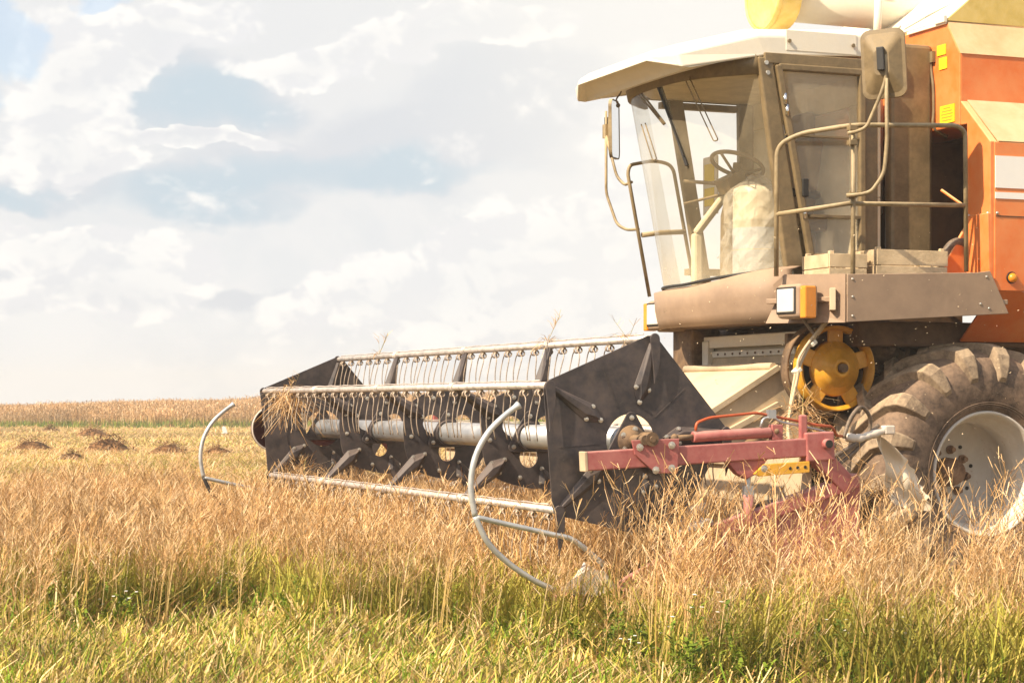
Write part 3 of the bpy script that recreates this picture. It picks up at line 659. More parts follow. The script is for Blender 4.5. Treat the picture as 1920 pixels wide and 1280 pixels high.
    for k in range(2):
        s = 1 if k else -1
        m.beam((.92 - .05, 1.0, 1.655 + s * .275), (-.05, .90, 1.86 + s * .16), .05, .012)
    part(m, 'drive_belt', 'dark', each=True)
    m = MB(); m.prism([(.75, 1.9), (-.35, 1.95), (-.35, 1.62), (.70, 1.55)], 1, .84, .855); part(m, 'belt_backing_sheet', 'chassis')
    # bundle of hoses tied down the front of the axle
    m = MB()
    for k in range(4):
        o = Vector((.012 * (k % 2), .014 * k, .01 * k)); pts = [(1.10, 1.22, 1.97), (1.17, 1.27, 1.93), (1.36, 1.30, 1.70), (1.42, 1.33, 1.55), (1.50, 1.38, 1.25), (1.55, 1.5, 1.0)]
        m.tube(arc([Vector(p) + o + Vector((random.uniform(-.012, .012), 0, 0)) for p in pts], 5), .011, 6)
    hb = part(m, 'hose_bundle', 'feeder')
    m = MB()
    for p in ((1.27, 1.31, 1.82), (1.405, 1.335, 1.63)): m.box(p, (.05, .075, .03), Matrix.Rotation(R(40), 3, 'Y'))
    part(m, 'hose_tie', 'cream', hb, each=True, bevel=.006)
    # feeder house
    m = MB(); m.prism([(1.0, 1.86), (1.06, 1.70), (1.22, 1.665), (1.75, 1.36), (2.30, 1.03), (2.30, .42), (1.7, .62), (1.0, 1.05)], 1, -.70, .70); fh = part(m, 'feeder_house', 'feeder', bevel=.012)
    for a, b in (((1.20, .715, 1.665), (2.28, .715, 1.03)), ((1.20, .715, 1.40), (2.2, .715, .92)), ((1.2, -.715, 1.665), (2.28, -.715, 1.03))): m = MB(); m.beam(a, b, .03, .045); part(m, 'feeder_flange', 'feeder', fh, bevel=.005)
    m = MB(); m.tube([(1.235, -.70, 1.672), (1.235, .70, 1.672)], .028, 10); part(m, 'feeder_lip', 'feeder', fh)
    m = MB(); m.box((1.05, .04, 1.88), (.05, 1.50, .09)); m.box((1.045, .04, 1.785), (.02, 1.3, .05)); m.box((1.06, -.66, 1.78), (.06, .10, .22)); part(m, 'feeder_cross_beam', 'cream', fh, bevel=.008)
    m = MB()
    for k in range(10): m.cyl((1.055, -.5 + .12 * k, 1.785), (1.062, -.5 + .12 * k, 1.785), .009, 8)
    part(m, 'beam_hole', 'iron', fh, each=True)
    m = MB(); m.box((1.7, .722, 1.13), (.14, .012, .10), Matrix.Rotation(R(30), 3, 'Y')); m.box((1.45, .722, 1.0), (.10, .012, .07), Matrix.Rotation(R(30), 3, 'Y')); part(m, 'feeder_sticker', 'sticker', fh, each=True)
    m = MB(); m.tube([(1.35, .80, 1.20), (2.0, .80, .75)], .045, 12); m.tube([(1.1, .8, 1.38), (1.36, .8, 1.19)], .025, 10); part(m, 'lift_cylinder', 'iron')
build_body()

def build_wheel(yc, s, name_lbl=None):
    """drive wheel, s=+1 with its outer face on the near side"""
    o = bpy.data.objects.new('drive_wheel', None); COL.objects.link(o); o.parent = CH; o.location = (0, yc, .91)
    prof = [(.432, .33), (.445, .352), (.49, .375), (.56, .395), (.64, .402), (.72, .395), (.79, .365), (.835, .325), (.862, .27), (.874, .16), (.878, .0)]
    full = [(r, t) for r, t in prof] + [(r, -t) for r, t in prof[-2::-1]]
    m = MB(); m.lathe([(r, t * s) for r, t in full], (0, 0, 0), 1, 96); ty = part(m, 'tyre', 'rubber', o)
    # bead rings close to the rim
    m = MB()
    for r in (.475, .489, .503): m.lathe([(r - .004, .366 + (r - .475) * .6), (r, .372 + (r - .475) * .6), (r + .004, .368 + (r - .475) * .6)], (0, 0, 0), 1, 96) if s > 0 else None
    if s > 0: part(m, 'bead_ring', 'rubber', o, each=True)
    # herringbone lugs, each a bar from the tread's middle round the shoulder
    m = MB(); NL = 18
    for side in (1, -1):
        for k in range(NL):
            a0 = 2 * PI * (k + (.5 if side < 0 else 0)) / NL
            secs = [(-.04, .872, .930, -.02, .046), (.08, .870, .930, .07, .046), (.18, .864, .928, .15, .048), (.27, .850, .923, .215, .052), (.33, .815, .897, .25, .058), (.368, .775, .845, .265, .060), (.392, .715, .775, .272, .052), (.400, .655, .685, .275, .038)]
            vs = []
            for t, rb, rt, da, hw in secs:
                a = a0 + da * 1.15
                push = .0 if t < .3 else (.03 if t < .385 else .022)
                for rr_, w_, tt in ((rb - .02, hw * 1.35, t - .01), (rt, hw * .9, t + push), (rt, -hw * .9, t + push), (rb - .02, -hw * 1.35, t - .01)):
                    aa = a - w_ / .88; vs.append((rr_ * math.cos(aa), s * side * tt, rr_ * math.sin(aa)))
            n = len(secs); fs = [(i * 4 + j, i * 4 + j + 1, (i + 1) * 4 + j + 1, (i + 1) * 4 + j) for i in range(n - 1) for j in range(3)] + [(0, 1, 2, 3), (4 * n - 4, 4 * n - 3, 4 * n - 2, 4 * n - 1)]
            m.add(vs, fs)
    part(m, 'tread_lug', 'lug', ty, bevel=.007)
    # deep-dished rim
    m = MB(); m.lathe([(r, t * s) for r, t in [(.432, .31), (.446, .345), (.440, .362), (.425, .360), (.415, .335), (.405, .30), (.395, .22), (.365, .19), (.36, .05), (.385, .0), (.38, -.10), (.33, -.13), (.22, -.155), (.10, -.16), (.0, -.16)]], (0, 0, 0), 1, 72); rim = part(m, 'rim', 'rim', o)
    m = MB(); m.lathe([(r, t * s) for r, t in [(.105, -.158), (.10, -.07), (.085, -.03), (.0, -.025)]], (0, 0, 0), 1, 32); part(m, 'hub', 'hub', o)
    m = MB()
    for k in range(8):
        a = 2 * PI * k / 8 + .2; x, z = .165 * math.cos(a), .165 * math.sin(a); m.lathe([(0, s * -.10), (.018, s * -.10), (.019, s * -.138), (.032, s * -.138), (.032, s * -.158)], (x, 0, z), 1, 12, smooth=False)
    part(m, 'wheel_nut', 'hub', rim, each=True)
    m = MB()
    for k in range(8):
        a = 2 * PI * (k + .5) / 8 + .2; x, z = .215 * math.cos(a), .215 * math.sin(a); m.cyl((x, s * -.156, z), (x, s * -.148, z), .014, 10)
    part(m, 'rim_hole', 'dark', rim, each=True)
build_wheel(1.19, 1); build_wheel(-1.19, -1)

# ================================================================== HEADER (cutting table with reel)
HB = (2.9, 0, 0)
HD = thing('harvester_header', 'black reel header with red side arms mounted ahead of the combine', 'harvester header', HB)
def hpart(mb, name, material, parent=None, each=False, **k):
    if each: return [x.build(name, M[material], parent or HD, off=HB, **k) for x in mb.split()]
    return mb.build(name, M[material], parent or HD, off=HB, **k)
RC = (3.475, 1.195); RR = .605; A0 = 103.4; HWID = 3.06
def pol(r, a): return RC[0] + r * math.cos(R(a)), RC[1] + r * math.sin(R(a))

def kite(m, ang, l0, side, r0=.20, r1=.57, w=.055, h=.026):
    """pressed reel arm: long kite-shaped stamping with a raised back, lying on a disc at l0"""
    rad = Vector((math.cos(R(ang)), 0, math.sin(R(ang)))); tan = Vector((-math.sin(R(ang)), 0, math.cos(R(ang)))); c = Vector((RC[0], l0, RC[1])); nrm = Vector((0, side, 0))
    out = [(r0, 0), (r0 + .10, w), (r1 - .03, w * .38), (r1, w * .30), (r1, -w * .30), (r1 - .03, -w * .38), (r0 + .10, -w)]
    inn = [(r0 + .06, 0), (r0 + .13, w * .38), (r1 - .03, w * .16), (r1, w * .12), (r1, -w * .12), (r1 - .03, -w * .16), (r0 + .13, -w * .38)]
    n = len(out)
    vs = [c + rad * r + tan * t for r, t in out] + [c + rad * r + tan * t + nrm * .006 for r, t in out] + [c + rad * r + tan * t + nrm * h for r, t in inn]
    fs = [tuple(range(n))] + [(k * n + i, k * n + (i + 1) % n, (k + 1) * n + (i + 1) % n, (k + 1) * n + i) for k in range(2) for i in range(n)] + [tuple(range(2 * n, 3 * n))]
    m.add(vs, fs)
    return [c + rad * (r0 + .025) + nrm * .008, c + rad * (r0 + .105) + tan * w * .72 + nrm * .008, c + rad * (r0 + .105) - tan * w * .72 + nrm * .008]

def bolts(m, pts, side, r=.011):
    for p in pts:
        m.lathe([(0, side * .015), (r * .8, side * .014), (r * .8, side * .006), (r * 1.4, side * .005), (r * 1.4, 0)], p, 1, 8, smooth=False)

def pent_r(a, rad):
    """radius of the pentagon outline (corner radius rad) in direction a degrees"""
    d = ((a - A0) % 72) - 36; return rad * math.cos(R(36)) / math.cos(R(d))
def holed_plate(m, l0, th, outer, inner, n=120, rounding=None):
    vs = []; fs = []
    for k in range(n):
        a = A0 + 360 * k / n; ro = outer(a); ri = inner(a)
        for r, l in ((ri, l0), (ro, l0), (ro, l0 + th), (ri, l0 + th)): x, z = pol(r, a); vs.append((x, l, z))
    for k in range(n):
        j = (k + 1) % n
        for i in range(4): fs.append((k * 4 + i, k * 4 + (i + 1) % 4, j * 4 + (i + 1) % 4, j * 4 + i))
    m.add(vs, fs)
def trilobe(m, l0, side, R1=.165, th=.014):
    pts = []
    for k in range(3):
        a0 = 90 + 120 * k
        c = pol(R1 - .035, a0)
        for j in range(7): a = R(a0 - 60 + 120 * j / 6); pts.append((c[0] + .035 * math.cos(a), c[1] + .035 * math.sin(a)))
    m.prism(pts, 1, min(l0, l0 + side * th), max(l0, l0 + side * th))
    return [(*(lambda q: (q[0], l0 + side * th, q[1]))(pol(R1 - .035, 90 + 120 * k)),) for k in range(3)]

def build_reel():
    reel_tube = MB(); reel_tube.cyl((RC[0], -HWID, RC[1]), (RC[0], HWID, RC[1]), .077, 32); hpart(reel_tube, 'reel_tube', 'steel')
    # solid end plates
    for s in (1, -1):
        m = MB(); l0 = s * HWID
        holed_plate(m, min(l0, l0 + s * .010), .010, lambda a: min(pent_r(a, RR * 1.045), RR * 1.02), lambda a: .152)
        ep = hpart(m, 'end_plate', 'black')
        bp = []
        for k in range(5): m = MB(); bp += kite(m, A0 + 72 * k, l0 + s * .010, s); hpart(m, 'end_plate_arm', 'black', ep, bevel=.003)
        m = MB(); bp += trilobe(m, l0 + s * .010, s); hpart(m, 'hub_plate', 'black', ep, bevel=.004)
        m = MB(); y = l0 + s * .024; m.lathe([(.0, y + s * .03), (.055, y + s * .03), (.06, y + s * .014), (.085, y + s * .012), (.088, y)], (RC[0], 0, RC[1]), 1, 28)
        m.cyl((RC[0], y, RC[1]), (RC[0], y + s * .13, RC[1]), .033, 16); hpart(m, 'hub_flange', 'iron', ep)
        m = MB(); bolts(m, bp, s); bolts(m, [(RC[0] + .066 * math.cos(a), y + s * .012, RC[1] + .066 * math.sin(a)) for a in (.5, 1.8, 3.1, 4.3, 5.5)], s, .012)
        hpart(m, 'plate_bolt', 'bolt', ep, each=True)
        # inner face stiffeners seen through the reel on the far plate
        bp = []
        for k in range(5): m = MB(); bp += kite(m, A0 + 72 * k, l0 - s * .001, -s); hpart(m, 'end_plate_arm', 'black', ep, bevel=.003)
        m = MB(); bolts(m, bp, -s); hpart(m, 'plate_bolt', 'bolt', ep, each=True)
        # folded edge lines radiating from the hub
        m = MB()
        for k in range(5):
            a, b = pol(.20, A0 + 36 + 72 * k), pol(.45, A0 + 36 + 72 * k); m.beam((a[0], l0 + s * .0105, a[1]), (b[0], l0 + s * .0105, b[1]), .006, .004, up=(0, 1, 0))
        hpart(m, 'pressed_seam', 'black', ep)
    # intermediate discs with crescent openings
    for k in (-1, 0, 1):
        l0 = 1.53 * k; m = MB()
        def inner(a): return .105 + .095 * max(0, math.cos(R(3 * (a - 90) + 180))) ** .55
        holed_plate(m, l0 - .006, .012, lambda a: .335 + .012 * math.cos(R(5 * (a - A0))), inner)
        rd = hpart(m, 'reel_disc', 'black'); bp = []
        for j in range(5): m = MB(); bp += kite(m, A0 + 72 * j, l0 + .006, 1, .20, .585, .055, .05); hpart(m, 'disc_arm', 'black', rd, bevel=.003)
        m = MB(); bp += trilobe(m, l0 + .012, 1); m.lathe([(.079, l0), (.095, l0), (.095, l0 + .05), (.079, l0 + .05)], (RC[0], 0, RC[1]), 1, 28, True); hpart(m, 'hub_plate', 'black', rd, bevel=.004)
        m = MB(); bolts(m, bp, 1); bolts(m, [(*(lambda q: (q[0], l0 + .006, q[1]))(pol(.27, A0 + 36 + 72 * j)),) for j in range(5)], 1); hpart(m, 'disc_bolt', 'bolt', rd, each=True)
    # tine bats
    proto = None
    NT_ = 26; pitch = 2 * HWID / NT_
    for k in range(5):
        x, z = pol(RR - .005, A0 - 72 * k)
        b = bpy.data.objects.new('reel_bat', None); COL.objects.link(b); b.parent = HD; b.location = (x - HB[0], 0, z)
        lo = (0, 0, 0)
        m = MB(); m.cyl((0, -HWID, 0), (0, HWID, 0), .021, 14); m.tube([(-.004, -HWID + .05 + .17 * i, .026 + .004 * (i % 2)) for i in range(36)], .0045, 5); m.build('bat_tube', M['bar'], b)
        for l in (-1.53, 0, 1.53):
            m = MB(); m.lathe([(.021, l - .03), (.031, l - .03), (.031, l - .008), (.024, l - .008), (.024, l + .008), (.031, l + .008), (.031, l + .03), (.021, l + .03)], (0, 0, 0), 1, 14)
            m.build('bat_clamp', M['bar'], b)
        for s in (1, -1):                                        # crank lever at each end
            m = MB(); y0 = s * (HWID + .035)
            pts = [(.03 * math.cos(R(a)), .03 * math.sin(R(a))) for a in range(0, 181, 20)] + [(-.034, -.06), (-.03, -.14), (-.012, -.21), (.004, -.26), (.008, -.20), (.018, -.1)]
            m.prism(pts, 1, min(y0, y0 + s * .012), max(y0, y0 + s * .012)); m.cyl((0, s * HWID, 0), (0, s * (HWID + .04), 0), .016, 10)
            m.build('crank_lever', M['black'], b, bevel=.003)
        def tine_mesh(m, l, jit=0.0):
            for s in (-1, 1):
                lc = l + s * .022
                m.lathe([(.0165 + .0045 * math.cos(a), lc + .011 * math.sin(a)) for a in [2 * PI * q / 6 for q in range(6)]], (0, 0, -.042), 1, 12, True)
                ll = l + s * .055
                j = jit * s
                m.tube(arc([(.016, lc, -.045), (.014, ll, -.075), (.030 + j * .3, ll + .003 * s, -.16), (.034 + j * .7, ll, -.235), (.022 + j, ll + j, -.315)], 3), .0038, 5)
            m.box((.0, l, -.026), (.02, .05, .014))
        ls = [-HWID + pitch * (i + .5) for i in range(NT_)]
        if k < 3:
            vs_ = []
            for v in range(3):
                m = MB(); tine_mesh(m, 0, (-.012, 0, .014)[v]); me_o = m.build('spring_tine', M['spring'], b); vs_.append(me_o)
            for i, l in enumerate(ls):
                src = vs_[i % 3]
                o = src if i < 3 else src.copy()
                if i >= 3: COL.objects.link(o)
                o.parent = b; o.location = (0, l, 0); o.rotation_euler = (0, random.uniform(-.09, .09), 0)
        else:
            m = MB()
            for l in ls: tine_mesh(m, l)
            o = m.build('spring_tine', M['spring'], b); o['kind'] = 'stuff'
build_reel()

def build_table():
    # back wall, floor pan and auger
    m = MB(); m.box((2.33, 0, .68), (.05, 6.2, .80)); m.beam((2.34, -3.1, 1.06), (2.34, 3.1, 1.06), .10, .08); hpart(m, 'back_wall', 'feeder', bevel=.01)
    m = MB(); m.prism([(2.33, .24), (2.75, .20), (3.55, .14), (3.55, .12), (2.33, .18)], 1, -3.1, 3.1); fp = hpart(m, 'floor_pan', 'feeder')
    m = MB(); m.cyl((2.76, -3.05, .52), (2.76, 3.05, .52), .15, 24); ag = hpart(m, 'intake_auger', 'feeder')
    m = MB()
    vs = []; fs = []; n = 260
    for i in range(n + 1):
        l = -3.05 + 6.1 * i / n; a = (l if l < 0 else -l) * 2 * PI / .55
        for r in (.145, .29): vs.append((2.76 + r * math.cos(a), l, .52 + r * math.sin(a)))
    fs = [(2 * i, 2 * i + 1, 2 * i + 3, 2 * i + 2) for i in range(n)]
    m.add(vs, fs, True); hpart(m, 'auger_flight', 'steel', ag, solid=.006)
    # side walls
    for s in (1, -1):
        l0 = 3.12 * s; m = MB()
        m.prism([(2.02, .97), (2.10, .99), (2.58, .83), (3.05, .66), (3.55, .42), (3.75, .28), (3.75, .14), (2.02, .14)], 1, min(l0, l0 + s * .05), max(l0, l0 + s * .05)); sw = hpart(m, 'side_wall', 'red', bevel=.008)
        m = MB(); m.beam((2.04, l0 + s * .03, .955), (3.0, l0 + s * .03, .665), .09, .085); hpart(m, 'side_beam', 'red', sw, bevel=.008)
        m = MB(); m.box((3.12, l0 + s * .03, .70), (.20, .14, .02), Matrix.Rotation(R(22), 3, 'Y')); hpart(m, 'step_plate', 'steel', sw)
        # reel arm
        m = MB(); m.beam((3.825, s * 3.19, 1.082), (2.29, s * 3.19, 1.155), .075, .108); ra = hpart(m, 'reel_arm', 'red', bevel=.008)
        m = MB(); m.beam((3.832, s * 3.19, 1.0815), (3.812, s * 3.19, 1.0825), .079, .112); hpart(m, 'arm_end_cap', 'feeder', ra, bevel=.004)
        m = MB(); m.beam((2.42, s * 3.19, 1.15), (2.23, s * 3.19, 1.158), .09, .17); m.cyl((2.29, s * 3.12, 1.17), (2.29, s * 3.27, 1.17), .03, 16); m.beam((2.33, s * 3.19, 1.11), (2.09, s * 3.16, .90), .075, .12); m.box((2.42, s * 3.19, 1.26), (.05, .03, .16)); hpart(m, 'arm_pivot', 'red', ra, bevel=.01)
        m = MB(); m.cyl((2.29, s * 3.268, 1.17), (2.29, s * 3.274, 1.17), .024, 16); hpart(m, 'pivot_hole', 'dark', ra)
        m = MB(); pts = [(3.55, 1.20), (3.25, 1.208), (3.262, 1.01), (3.40, 1.012), (3.53, 1.12)]; y0 = s * 3.232; m.prism(pts, 1, min(y0, y0 + s * .012), max(y0, y0 + s * .012)); bk = hpart(m, 'bearing_bracket', 'red', ra, bevel=.004)
        m = MB(); bolts(m, [(3.50, y0 + s * .012, 1.16), (3.30, y0 + s * .012, 1.17), (3.30, y0 + s * .012, 1.04), (3.40, y0 + s * .012, 1.03), (2.70, s * 3.23, 1.03)], s, .016); hpart(m, 'bracket_bolt', 'bolt', ra, each=True)
        m = MB(); m.cyl((3.43, s * 3.15, 1.205), (3.43, s * 3.265, 1.205), .040, 20); m.cyl((3.43, s * 3.262, 1.205), (3.43, s * 3.275, 1.205), .018, 10); m.cyl((3.47, s * 3.1, 1.2), (3.47, s * 3.26, 1.2), .028, 12); hpart(m, 'reel_bearing', 'iron', ra)
        m = MB(); m.prism([(2.93, 1.075), (2.66, 1.085), (2.73, 1.0), (2.80, .97), (2.86, 1.0)], 1, min(s * 3.15, s * 3.21), max(s * 3.15, s * 3.21)); hpart(m, 'support_gusset', 'red', ra, bevel=.006)
        # fore-and-aft cylinder on top of the arm
        m = MB(); m.tube([(3.14, s * 3.19, 1.215), (2.64, s * 3.19, 1.238)], .032, 14); m.box((2.60, s * 3.19, 1.24), (.07, .05, .09)); fc = hpart(m, 'reel_slide_cylinder', 'red', None, bevel=.004)
        m = MB(); m.tube([(3.24, s * 3.19, 1.21), (3.13, s * 3.19, 1.215)], .017, 10); m.ball((3.255, s * 3.19, 1.21), .024); m.ball((2.61, s * 3.22, 1.245), .016); hpart(m, 'cylinder_rod', 'iron', fc)
        # upright lift cylinder
        m = MB(); m.tube([(2.77, s * 3.18, .62), (2.775, s * 3.18, .88)], .030, 14); m.ball((2.77, s * 3.2, .60), .035); lc = hpart(m, 'reel_lift_cylinder', 'red')
        m = MB(); m.tube([(2.775, s * 3.18, .86), (2.78, s * 3.18, 1.03)], .016, 10); m.box((2.776, s * 3.18, .90), (.05, .05, .06)); hpart(m, 'lift_rod', 'steel', lc)
        m = MB(); m.prism([(2.765, 1.0), (2.70, 1.055), (2.40, 1.07), (2.40, 1.005), (2.73, .985)], 1, s * 3.225 - .01, s * 3.225 + .01); yp = hpart(m, 'safety_prop', 'yellow', None, bevel=.003)
        m = MB()
        for f, z in ((2.53, 1.03), (2.48, 1.033), (2.43, 1.036)): m.cyl((f, s * 3.234, z), (f, s * 3.237, z), .010, 10)
        hpart(m, 'prop_hole', 'dark', yp, each=True)
        # crop divider: nose and bent pipes
        m = MB(); m.tube([(3.98, s * 3.16, .33), (3.85, s * 3.16, .34), (3.6, s * 3.15, .33), (3.5, s * 3.14, .32)], [.006, .03, .055, .055], 12); hpart(m, 'divider_nose', 'red')
        lp = s * 3.2
        up = [(4.215, lp, 1.40), (4.30, lp, 1.34), (4.40, lp, 1.245), (4.475, lp, 1.11), (4.50, lp, .95), (4.475, lp, .79)]
        dn = [(4.475, lp, .79), (4.40, lp, .645), (4.28, lp, .53), (4.13, lp, .43), (4.0, lp, .37)]
        ar = [(4.47, lp, .785), (4.30, lp, .745), (4.02, lp, .68), (3.88, lp, .64), (3.70, lp, .50)]
        m = MB(); pp = arc(up, 5); m.tube(pp, [.026] + [.0165] * (len(pp) - 2) + [.0165] if False else [.024, .021] + [.0165] * (len(pp) - 2), 10); m.tube(arc(ar, 5), .0155, 10); dv = hpart(m, 'divider_pipe', 'pipe')
        m = MB(); m.tube(arc(dn, 5), .0165, 10); hpart(m, 'divider_pipe_foot', 'pipe' if s > 0 else 'pipe_black', dv)
    # pale nose shield and far-side drive guard
    m = MB(); m.add([(3.97, 3.19, .37), (3.90, 3.215, .43), (3.81, 3.235, .48), (3.72, 3.24, .47), (3.64, 3.24, .38), (3.75, 3.23, .33), (3.90, 3.2, .34), (3.78, 3.10, .51), (3.66, 3.10, .44)], [(0, 1, 2, 3, 4, 5, 6), (1, 7, 2), (2, 7, 8, 3)]); hpart(m, 'divider_shield', 'rim', None, solid=.006)
    m = MB(); m.lathe([(.0, -3.22), (.165, -3.22), (.185, -3.20), (.185, -3.14), (.175, -3.14)], (3.885, 0, 1.195), 1, 40); dg = hpart(m, 'drive_guard', 'maroon')
    m = MB(); m.lathe([(.180, -3.145), (.192, -3.145), (.192, -3.13), (.180, -3.13)], (3.885, 0, 1.195), 1, 40, True); m.box((3.94, -3.12, 1.16), (.02, .03, .22)); hpart(m, 'guard_rim', 'rim', dg)
    # cutter bar with knife guards
    m = MB(); m.box((3.56, 0, .13), (.08, 6.2, .03))
    for i in range(80): l = -3.06 + .0765 * i; m.tube([(3.58, l, .13), (3.70, l, .12)], [.014, .003], 6)
    hpart(m, 'cutter_bar', 'iron')
    # hydraulic pipes on the near arm
    m = MB(); m.tube(rounded([(3.125, 3.20, 1.25), (3.122, 3.20, 1.295), (3.04, 3.2, 1.325), (2.72, 3.18, 1.352), (2.31, 3.16, 1.28), (2.17, 3.1, 1.27), (2.11, 3.05, 1.215), (1.98, 2.95, 1.205)], .03), .0085, 7); hpart(m, 'red_pipe', 'redhose')
    m = MB(); m.tube(rounded([(2.705, 3.20, 1.27), (2.69, 3.2, 1.32), (2.62, 3.19, 1.33), (2.57, 3.18, 1.30), (2.30, 3.15, 1.255), (2.2, 3.1, 1.23), (2.12, 3.05, 1.15)], .03), .0075, 7); m.box((2.63, 3.19, 1.345), (.05, .03, .05)); hpart(m, 'steel_pipe', 'steel')
    m = MB()
    m.tube(arc([(2.80, 3.12, .72), (2.74, 3.12, .80), (2.60, 3.12, .83), (2.45, 3.12, .82), (2.30, 3.12, .86), (2.15, 3.1, .89)], 6), .015, 8)
    m.tube(arc([(2.03, 3.0, 1.20), (1.97, 2.98, 1.32), (1.88, 2.95, 1.385), (1.80, 2.92, 1.32), (1.80, 2.9, 1.22), (1.92, 2.95, 1.12), (2.10, 3.0, 1.02)], 6), .012, 8)
    m.tube(arc([(2.16, 3.0, 1.06), (2.0, 2.98, 1.13), (1.85, 2.93, 1.20), (1.7, 2.85, 1.27)], 6), .014, 8)
    m.tube(arc([(2.14, 3.0, 1.03), (2.02, 2.98, 1.10), (1.88, 2.93, 1.17), (1.72, 2.8, 1.2)], 6), .014, 8); hpart(m, 'hydraulic_hose', 'hose')
    m = MB(); m.tube(arc([(2.0, 2.96, 1.205), (1.90, 2.95, 1.195), (1.80, 2.93, 1.215), (1.68, 2.9, 1.24)], 6), [.014, .024, .027, .03, .028, .026, .03, .028, .024, .022, .026, .024, .022, .028, .026, .024, .02, .024, .018][:19], 10); m.box((1.66, 2.9, 1.245), (.07, .06, .055)); hpart(m, 'wrapped_coupling', 'rim', None, bevel=.008)
    m = MB(); m.tube([(2.36, 3.12, .86), (2.2, 3.1, .89)], .02, 10); hpart(m, 'hose_fitting', 'chrome')
build_table()

# ================================================================== LOOSE THINGS ON THE MACHINE
def crate(f0, f1, l0, l1, z0, z1, label, rot=0):
    c = ((f0 + f1) / 2, (l0 + l1) / 2, z0); o = thing('wooden_crate', label, 'crate', c, 'wooden crates on the platform'); o.rotation_euler.z += R(rot)
    w, d, h = f1 - f0, l1 - l0, z1 - z0; nb = 3; bh = h / nb - .006
    for k in range(nb):
        zc = h * (k + .5) / nb
        for s in (1, -1):
            m = MB(); m.box((random.uniform(-.004, .004), s * d / 2, zc), (w, .014, bh)); m.build('side_board', M['wood'], o, bevel=.003)
            m = MB(); m.box((s * (w / 2 - .008), 0, zc), (.014, d - .03, bh)); m.build('end_board', M['wood'], o, bevel=.003)
    m = MB()
    for sx in (1, -1):
        for sy in (1, -1): m.box((sx * (w / 2 - .03), sy * (d / 2 - .025), h / 2 + .008), (.035, .03, h + .016))
    m.build('corner_post', M['wood'], o, bevel=.004)
    m = MB(); m.box((0, 0, .012), (w - .04, d - .04, .014)); m.build('bottom_board', M['wood'], o)
    return o
crate(.275, .85, 1.10, 1.46, 2.137, 2.475, 'wider weathered wooden crate on the platform by the rear rail post')
crate(.90, 1.20, 1.06, 1.42, 2.137, 2.44, 'smaller pale wooden crate on the platform below the cab door', 0)

dr = thing('wrapped_drum', 'white drum with pale blue label wrapped in clear film inside the cab', 'drum', (1.22, .42, 2.272))
m = MB(); m.lathe([(.0, .0), (.165, .0), (.172, .02), (.172, .24), (.176, .25), (.172, .26), (.172, .46), (.176, .47), (.172, .48), (.172, .66), (.165, .70), (.12, .72), (.0, .725)], (0, 0, 0), 2, 40); m.build('drum_body', M['drum'], dr)
m = MB(); m.lathe([(.1735, .06), (.1745, .07), (.1745, .40), (.1735, .41)], (0, 0, 0), 2, 40); m.build('drum_label', M['bluelabel'], dr)
m = MB(); vs = []; n, k_ = 34, 16
for j in range(k_ + 1):
    z = .0 + .80 * j / k_
    for i in range(n):
        a = 2 * PI * i / n; r = (.20 + .05 * (1 - j / k_) + .022 * math.sin(a * 7 + j * .9) + .018 * math.sin(a * 11 - j * 1.7) + random.uniform(-.008, .008)) * (1 if j < 14 else (.8 if j == 14 else (.5 if j == 15 else .2)))
        vs.append((r * math.cos(a), r * math.sin(a), z + random.uniform(-.012, .012)))
m.add(vs, [(j * n + i, j * n + (i + 1) % n, (j + 1) * n + (i + 1) % n, (j + 1) * n + i) for j in range(k_) for i in range(n)], False); m.build('clear_film', M['film'], dr)

# torn plastic sheet hanging by the tyre
ps = []; nu, nv = 9, 22
for j in range(nv + 1):
    t = j / nv; z = 1.235 - .46 * t
    wl, wr = .05 + .06 * t, .06 + .24 * math.sin(min(1, t * 1.5) * PI / 2) * (1 - .25 * t)
    for i in range(nu + 1):
        u = i / nu; rag = random.uniform(-.02, .03) if i == nu else random.uniform(-.006, .006)
        f = 1.70 + wl * (.5 - t) - (u * wr) * 1.0 - .06 * t - (rag if i == nu else 0)
        ps.append((f, 2.86 + .028 * math.sin(u * 9 + t * 5) + .02 * math.sin(u * 4 - t * 11), z - .05 * u + (random.uniform(-.02, .015) if j == nv else 0)))
m = MB(); m.add(ps, [(j * (nu + 1) + i, j * (nu + 1) + i + 1, (j + 1) * (nu + 1) + i + 1, (j + 1) * (nu + 1) + i) for j in range(nv) for i in range(nu)], True)
o = m.build('torn_plastic_sheet', M['torn'], None, off=(1.6, 2.86, .8)); o.location = W(1.6, 2.86, .8); o.rotation_euler.z = MROT
tag(o, 'ragged milky plastic sheet hanging from the hose coupling beside the tyre', 'plastic sheet')

# white butterfly over the stubble
bf = bpy.data.objects.new('butterfly', None); COL.objects.link(bf); bx = (420 - 960) / 3870 * 15.0; bf.location = (bx, 15.0, 1.41 + (755 - 812) / 3870 * 15.0); bf.rotation_euler = (0, 0, R(25))
tag(bf, 'small white butterfly flying beside the far divider pipe', 'butterfly')
m = MB(); m.tube([(-.016, 0, 0), (-.004, 0, .003), (.018, 0, 0)], [.002, .0035, .0015], 8); m.build('body', M['butterfly'], bf)
for rz, rx in ((0, 78), (-25, 12)):
    m = MB(); P = [(0, 0), (-.012, .02), (-.012, .045), (.0, .055), (.014, .048), (.02, .03), (.024, .02), (.022, .006)]
    m.add([Matrix.Rotation(R(rz), 3, 'Z') @ (Matrix.Rotation(R(rx), 3, 'X') @ Vector((a, b, 0))) for a, b in P], [tuple(range(len(P)))]); m.build('wing', M['butterfly'], bf, solid=.0006)

